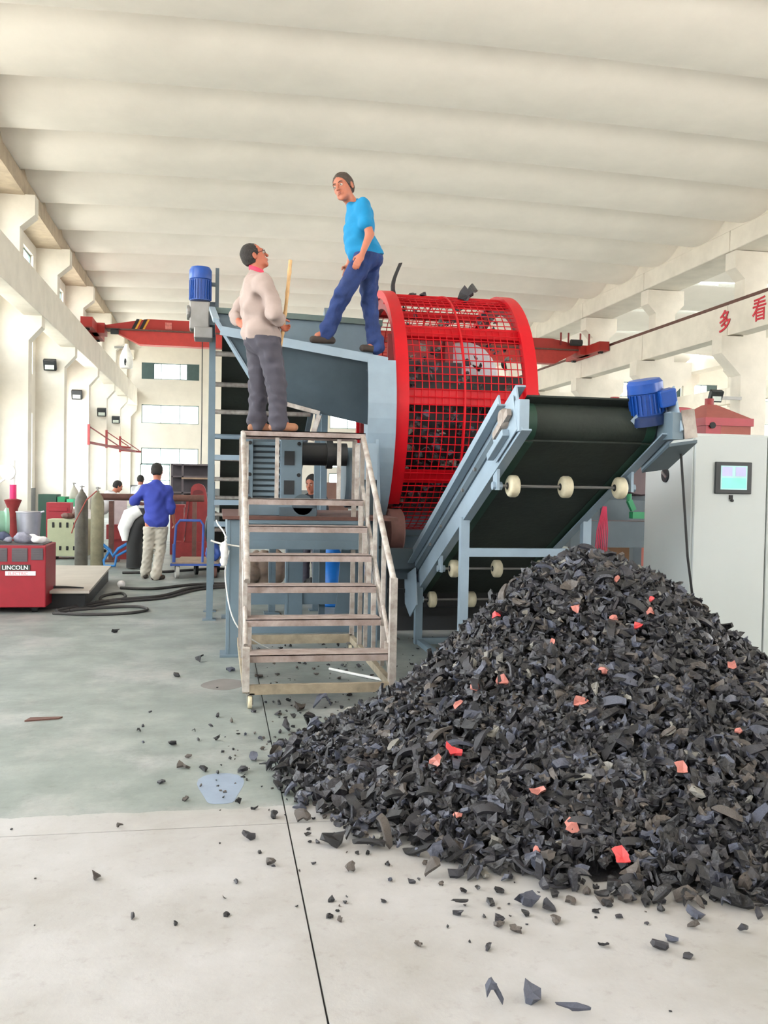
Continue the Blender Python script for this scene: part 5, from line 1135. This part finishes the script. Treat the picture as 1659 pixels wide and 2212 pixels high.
for n, (x0, x1, m) in enumerate(((-3.9, -3.5, mat('dark_green_paint', (28, 66, 52), .5)), (-3.5, -3.32, green_m), (-3.3, -3.14, mat('mint_green', (60, 180, 130), .5)))):
    tag(one('green_machine', m, None, lambda b: (b.box((x0, 21.2, 0), (x1-.02, 21.8, 1.22-.05*n)), b.cyl(((x0+x1)/2, 21.15, .95), ((x0+x1)/2, 21.2, .95), .06, 12))), ['dark green machine housing by the left wall windows', 'mid green machine housing next to the dark green one', 'small mint green drum beside the green machine housings'][n], 'machine')
tag(one('red_tool_cabinet', wred, None, lambda b: (b.box((-3.45, 19.6, 0), (-2.98, 20.0, 1.08)), b.box((-3.4, 19.58, .9), (-3.03, 19.6, .98)), b.box((-3.4, 19.58, .65), (-3.03, 19.6, .73))), bevel=.01), 'red tool cabinet in front of the green machine housings', 'cabinet')
dp = thing('white_wall_machine', 'white hand wheel machine on a magenta column at the left edge', 'machine', (-3.4, 16, 0))
one('column', pink_m, dp, lambda b: b.cyl((-3.34, 16, .0), (-3.34, 16, 1.45), .055, 16), smooth=35)
one('base', redd_m, dp, lambda b: b.lathe((-3.34, 16, 0), [(.22, 0), (.22, .04), (.1, .08), (.08, 1.05), (.14, 1.2), (.06, 1.22)], 20), smooth=35)
one('hand_wheel', white_m, dp, lambda b: (b.lathe((-3.42, 15.95, 1.66), [(.1, 0), (.13, 0), (.13, .04), (.1, .04)], 24, (.2, 1, 0)), b.bar((-3.54, 15.97, 1.66), (-3.3, 15.97, 1.66), .02, .03), b.bar((-3.42, 15.97, 1.54), (-3.42, 15.97, 1.78), .02, .03)), smooth=35)
one('white_column', white_m, dp, lambda b: (b.cyl((-3.34, 16, 1.45), (-3.34, 16, 1.85), .035, 12), b.bar((-3.34, 16, 1.74), (-4.2, 16.2, 1.74), .05, .06), b.bar((-3.4, 16, 1.6), (-4.1, 16.1, 1.1), .03, .03)))
for n, (y, z) in enumerate(((39.4, 3.0), (45.5, 3.1), (51.6, 3.1))):
    j = thing('jib_crane', ['nearest', 'middle', 'furthest'][n]+' red wall jib crane arm on the left columns', 'jib crane', (-5.2, y, 0+z))
    one('jib_arm', redd_m, j, lambda b: (b.bar((-5.25, y-.05, z+.1), ((-3.9, y+5.5, z-.05) if n == 0 else (-4.2, y+.3, z+.05)), .06, .1),))
    one('tie_rod', redd_m, j, lambda b: b.bar((-5.25, y-.05, z+.75), ((-4.3, y+4, z+.0) if n == 0 else (-4.3, y+.3, z+.12)), .04, .04))
    one('bracket', redd_m, j, lambda b: b.box((-5.33, y-.1, z), (-5.23, y+.05, z+.85)))
for n, (x, y, z) in enumerate(((-5.75, 33.3, 5.45), (-5.75, 39.4, 5.0), (-5.5, 45.5, 4.75), (-5.5, 51.6, 4.8), (15.6, 27.15, 4.55))):
    t = thing('floodlight', ['black floodlight on the nearest visible left column', 'black floodlight on the second left column', 'black floodlight on the third left column', 'black floodlight on the furthest left column', 'black floodlight on the right column above the red hopper'][n], 'floodlight', (x, y, z))
    one('housing', dark_m, t, lambda b: b.bar((x, y-.18, z), (x, y-.02, z+.08), .42, .38), bevel=.02)
    one('lens', mat('lamp_glass', (176, 182, 172), .2), t, lambda b: b.bar((x, y-.19, z-.0), (x, y-.18, z), .3, .26))
    one('bracket', steel_m, t, lambda b: b.box((x-.04, y-.04, z-.05), (x+.04, y+.05, z+.05)) if x < 0 else b.box((x-.04, y-.04, z-.05), (16.55, y+.05, z+.05)))
glare = thing('window_glare_shape', 'white bell shape standing in for window glare above the left crane beam near the far wall', 'glare shape', (-4.95, 51.3, 7.9))  # added white shape imitating bright window glare, not a real lamp
one('glare_bell', white_m, glare, lambda b: b.lathe((-4.95, 51.2, 7.6), [(.3, 0), (.36, .2), (.34, .6), (.22, .95), (.12, 1.15), (.08, 1.3)], 24), smooth=50)
one('glare_dark_spot', dark_m, glare, lambda b: b.ell((-4.98, 50.87, 7.9), (.07, .04, .2), 10, 6))
one('bracket', steel_m, glare, lambda b: (b.box((-5.62, 51.5, 8.70), (-4.9, 51.66, 8.80)), b.box((-5.0, 51.15, 8.70), (-4.9, 51.6, 8.80))))  # made-up arm that holds the glare shape on the column

# ---------------------------------------------------------------- right background
def hopper(x0, x1, y, zb, zm, zt, label, yd=1.4, z0=0):
    t = thing('red_hopper', label, 'hopper', ((x0+x1)/2, y+yd/2, z0)); xm = (x0+x1)/2; w_ = .08; ym = y+yd/2
    def roof(b):
        v = [(x0, y, zm), (x1, y, zm), (x1, y+yd, zm), (x0, y+yd, zm), (xm-w_, ym-w_, zt-.1), (xm+w_, ym-w_, zt-.1), (xm+w_, ym+w_, zt-.1), (xm-w_, ym+w_, zt-.1)]
        b.add(v, [(0, 1, 5, 4), (1, 2, 6, 5), (2, 3, 7, 6), (3, 0, 4, 7), (4, 5, 6, 7), (3, 2, 1, 0)])
    one('roof', mat('faded_red_roof', (150, 78, 72), .6), t, roof)
    one('collar', redd_m, t, lambda b: b.cyl((xm, ym, zt-.12), (xm, ym, zt), .07, 14), smooth=35)
    one('band', wred, t, lambda b: (b.box((x0-.02, y-.02, zm-.12), (x1+.02, y+yd+.02, zm)), b.box((x0, y, zb), (x0+.25, y+yd, zm-.1))))
    one('body', mat('hopper_brown_red', (150, 82, 72), .7), t, lambda b: b.box((x0+.01, y+.01, z0), (x1-.01, y+yd-.01, zm-.1)))
    one('port', black_m, t, lambda b: b.cyl((x0+.1, y-.03, zm-.12), (x0+.1, y-.0, zm-.12), .05, 12))
    return t
hopper(7.35, 8.12, 13, 2.3, 2.68, 3.03, 'red hopper with a pyramid roof behind the white cabinet', 1.2)
hopper(5.74, 6.5, 13, 2.3, 2.66, 3.0, 'red hopper with a pyramid roof behind the discharge conveyor head', 1.2)
tag(one('red_drum_lid', wred, None, lambda b: (b.lathe((8.05, 15.6, 0), [(.3, 0), (.3, 2.75), (.46, 2.8), (.46, 3.02), (.4, 3.04), (.0001, 3.05)], 28)), smooth=35), 'round red drum top between the two red hoppers', 'drum')
mc = thing('grey_machine', 'blue grey machine on a heavy beam frame left of the white cabinet', 'machine', (5.0, 10.9, 0))
one('beam', bluegrey_d, mc, lambda b: (b.box((4.2, 10.5, .84), (6.2, 10.8, 1.12)), b.box((4.2, 10.5, 1.12), (6.2, 10.55, 1.16)), b.box((4.2, 11.6, .84), (6.2, 11.8, 1.12))))
one('top_casing', bluegrey_d, mc, lambda b: (b.box((4.25, 10.75, 1.16), (6.1, 11.6, 1.42)), b.prism([(4.3, 10.9, 1.42), (6.0, 10.9, 1.42), (6.0, 10.9, 2.0), (5.2, 10.9, 1.9), (4.6, 10.9, 1.66)], (0, .6, 0))))
for x in (4.25, 5.55): one('leg', bluegrey_d, mc, lambda b: (b.box((x, 10.52, 0), (x+.12, 10.7, .84)), b.box((x, 11.62, 0), (x+.12, 11.78, .84))))
one('round_housing', mat('dusty_plum_steel', (96, 82, 86), .7), mc, lambda b: b.lathe((5.2, 10.7, 1.85), [(.05, 0), (.36, 0), (.38, .03), (.38, .2), (.05, .2)], 24, (0, 1, 0)), smooth=35)
o = one('green_clamp', green_m, mc, lambda b: (b.bar((4.92, 10.45, 1.42), (4.98, 10.45, 1.3), .06, .06), b.box((4.95, 10.4, 1.2), (5.1, 10.5, 1.28)), b.cyl((4.92, 10.45, 1.4), (4.92, 10.45, 1.5), .03, 10)))
tag(one('pink_rope_hank', mat('pink_rope', (188, 52, 84), .8), None, lambda b: [b.tube([(4.17+.006*k, 9.5, 1.36), (4.10+.02*k, 9.48, 1.1), (4.09+.022*k, 9.5, .86)], .007, 6) for k in range(7)]), 'hank of pink ropes hanging beside the discharge conveyor rail', 'rope')
# hook for the ropes
tag(one('rope_hook_post', bluegrey_d, None, lambda b: (b.box((4.15, 9.54, 0), (4.2, 9.58, 1.4)), b.box((4.15, 9.48, 1.37), (4.2, 9.58, 1.4)))), 'thin grey post from which the pink ropes hang', 'post')
tag(one('carton', mat('brown_cardboard', (168, 128, 98), .8), None, lambda b: (b.box((4.82, 11.0, .3), (5.2, 11.4, .92)), b.box((4.8, 10.98, .0), (5.22, 11.42, .3)))), 'brown carton under the grey machine beam', 'carton')
tag(one('white_lamp_head', white_m, None, lambda b: b.lathe((4.95, 11.1, .92), [(.05, 0), (.07, .03), (.03, .09), (.0001, .1)], 12)), 'small white cap on top of the brown carton', 'cap')
tag(one('blue_drum', bluebr_m, None, lambda b: b.lathe((1.45, 11.6, 0), [(.15, 0), (.165, .02), (.165, .3), (.17, .31), (.165, .32), (.165, .6), (.17, .61), (.165, .62), (.16, .86), (.12, .9), (.0001, .9)], 24), smooth=35), 'bright blue plastic drum standing under the shredder table', 'drum')
tag(one('blue_drum', bluebr_m, None, lambda b: b.lathe((1.86, 11.7, 0), [(.1, 0), (.11, .02), (.11, .6), (.07, .66), (.0001, .66)], 20), smooth=35), 'small blue plastic can right of the big blue drum', 'can')
lump('white_cloth_on_drum', cloth_w, (1.42, 11.58, .92), (.08, .08, .04), 15, 'scrap of white cloth on the big blue drum', 'cloth')
lump('brown_sack', mat('sackcloth', (120, 104, 92), .9, var=.3), (.62, 13.2, .3), (.25, .25, .4), 16, 'brown sack on the floor seen under the shredder table', 'sack')
lump('dark_bag', black_m, (1.2, 12.6, .16), (.14, .14, .18), 17, 'small black bag on the floor behind the shredder table', 'bag')
tag(one('brown_crate', mat('brown_board', (128, 98, 88), .8), None, lambda b: (b.box((1.5, 14.2, .0), (2.0, 14.6, 1.58)), b.box((1.48, 14.18, 1.2), (2.02, 14.62, 1.24)))), 'tall brown board box behind the man in the black T-shirt', 'box')

# ---------------------------------------------------------------- hoses on the floor, straps
def hose(pts, r, label, m=hose_m, n=8, name='cable'):
    P = [V(p[0], p[1], (p[2] if len(p) > 2 else r)) for p in pts]; out = []
    for i in range(len(P)-1):
        p0, p1, p2, p3 = P[max(i-1, 0)], P[i], P[i+1], P[min(i+2, len(P)-1)]
        for k in range(n):
            t = k/n; out.append(.5*((2*p1)+(p2-p0)*t+(2*p0-5*p1+4*p2-p3)*t*t+(3*p1-p0-3*p2+p3)*t**3))
    out.append(P[-1]); return tag(one(name, m, None, lambda b: b.tube(out, r, 8), smooth=60), label, 'cable')
hose([(-1.84, 11.15), (-1.35, 12.05), (-.75, 12.5), (-.4, 13.4), (.0, 13.75), (.5, 13.9)], .022, 'thick dark cable running from the welder to the feed conveyor leg')
hose([(-1.8, 11.05), (-1.3, 11.9), (-.7, 12.35), (-.33, 13.2), (.05, 13.55), (.6, 13.65)], .016, 'second dark cable running beside the thick one')
hose([(-1.85, 10.98), (-1.45, 10.86), (-1.05, 10.92), (-.82, 11.2), (-.95, 11.5), (-1.3, 11.45), (-1.7, 11.2)], .017, 'loop of dark cable on the floor in front of the steel plate')
hose([(-1.36, 13.5), (-.9, 13.4), (-.4, 13.9), (0, 14.05), (.6, 14.1)], .02, 'thin dark cable behind the thick one')
hose([(-1.5, 11.95), (-1.2, 12.3), (-1.28, 12.9), (-1.48, 12.6), (-1.45, 12.1), (-1.2, 12.0)], .018, 'small coil of dark cable against the steel plate edge')
hose([(-1.55, 15.7), (-.9, 15.9), (-.2, 16.4), (.3, 16.5)], .022, 'dark cable on the floor behind the walking man')
tag(one('cable_plug', cloth_w, None, lambda b: b.ell((-1.36, 13.62, .06), (.06, .06, .055), 12, 8), smooth=60), 'pale round plug at the end of the thin dark cable', 'plug')
hose([(.93, 7.56, .012), (1.25, 7.15, .012), (1.58, 6.75, .012), (1.62, 6.7, .012)], .012, 'flat white strap on the floor beside the stairs', rope_m, name='strap')
hose([(.10, 8.2, .95), (.07, 8.14, .7), (.18, 8.0, .3), (.55, 8.3, .015), (.74, 8.1, .012)], .006, 'white cord hanging from the table leg to the floor behind the stairs', rope_m, name='cord')
hose([(-.06, 8.16, 1.04), (.0, 8.17, 1.02), (.1, 8.18, 1.0), (.23, 8.19, .98)], .008, 'white tie knotted around the table leg', rope_m, name='cord')
hose([(-.02, 11.05, 1.1), (.0, 10.0, 1.1), (.05, 9.0, 1.08), (.09, 8.3, 1.02)], .008, 'white cord stretched from the feed conveyor leg to the table', rope_m, name='cord')
lump('plastic_wrap', white_m, (.06, 8.14, .93), (.03, .03, .14), 19, 'wad of white plastic wrap tied on the table leg', 'wrap')
tag(one('floor_stain', mat('faint_blue_stain', (128, 142, 160), .5), None, lambda b: b.prism([(.03+.11*math.cos(a)*(1+.2*math.sin(3*a)), 4.68+.28*math.sin(a)*(1+.15*math.cos(2*a)), .0004) for a in np.linspace(0, 2*math.pi, 25)[:-1]], (0, 0, .0006))), 'faint blue paint spill on the green floor', 'stain')
tag(one('floor_stain', mat('brown_grey_stain', (118, 114, 112), .7), None, lambda b: b.prism([(.06+.15*math.cos(a)*(1+.2*math.sin(2*a+1)), 7.1+.2*math.sin(a), .0004) for a in np.linspace(0, 2*math.pi, 25)[:-1]], (0, 0, .0006))), 'brownish grey stain on the floor left of the stairs', 'stain')
tag(one('wood_sliver', rust_m, None, lambda b: b.prism([(-1.2, 6.12, .001), (-1.0, 6.16, .001), (-.98, 6.2, .001), (-1.18, 6.2, .001)], (0, 0, .008))), 'thin rusty sliver on the green floor at far left', 'sliver')
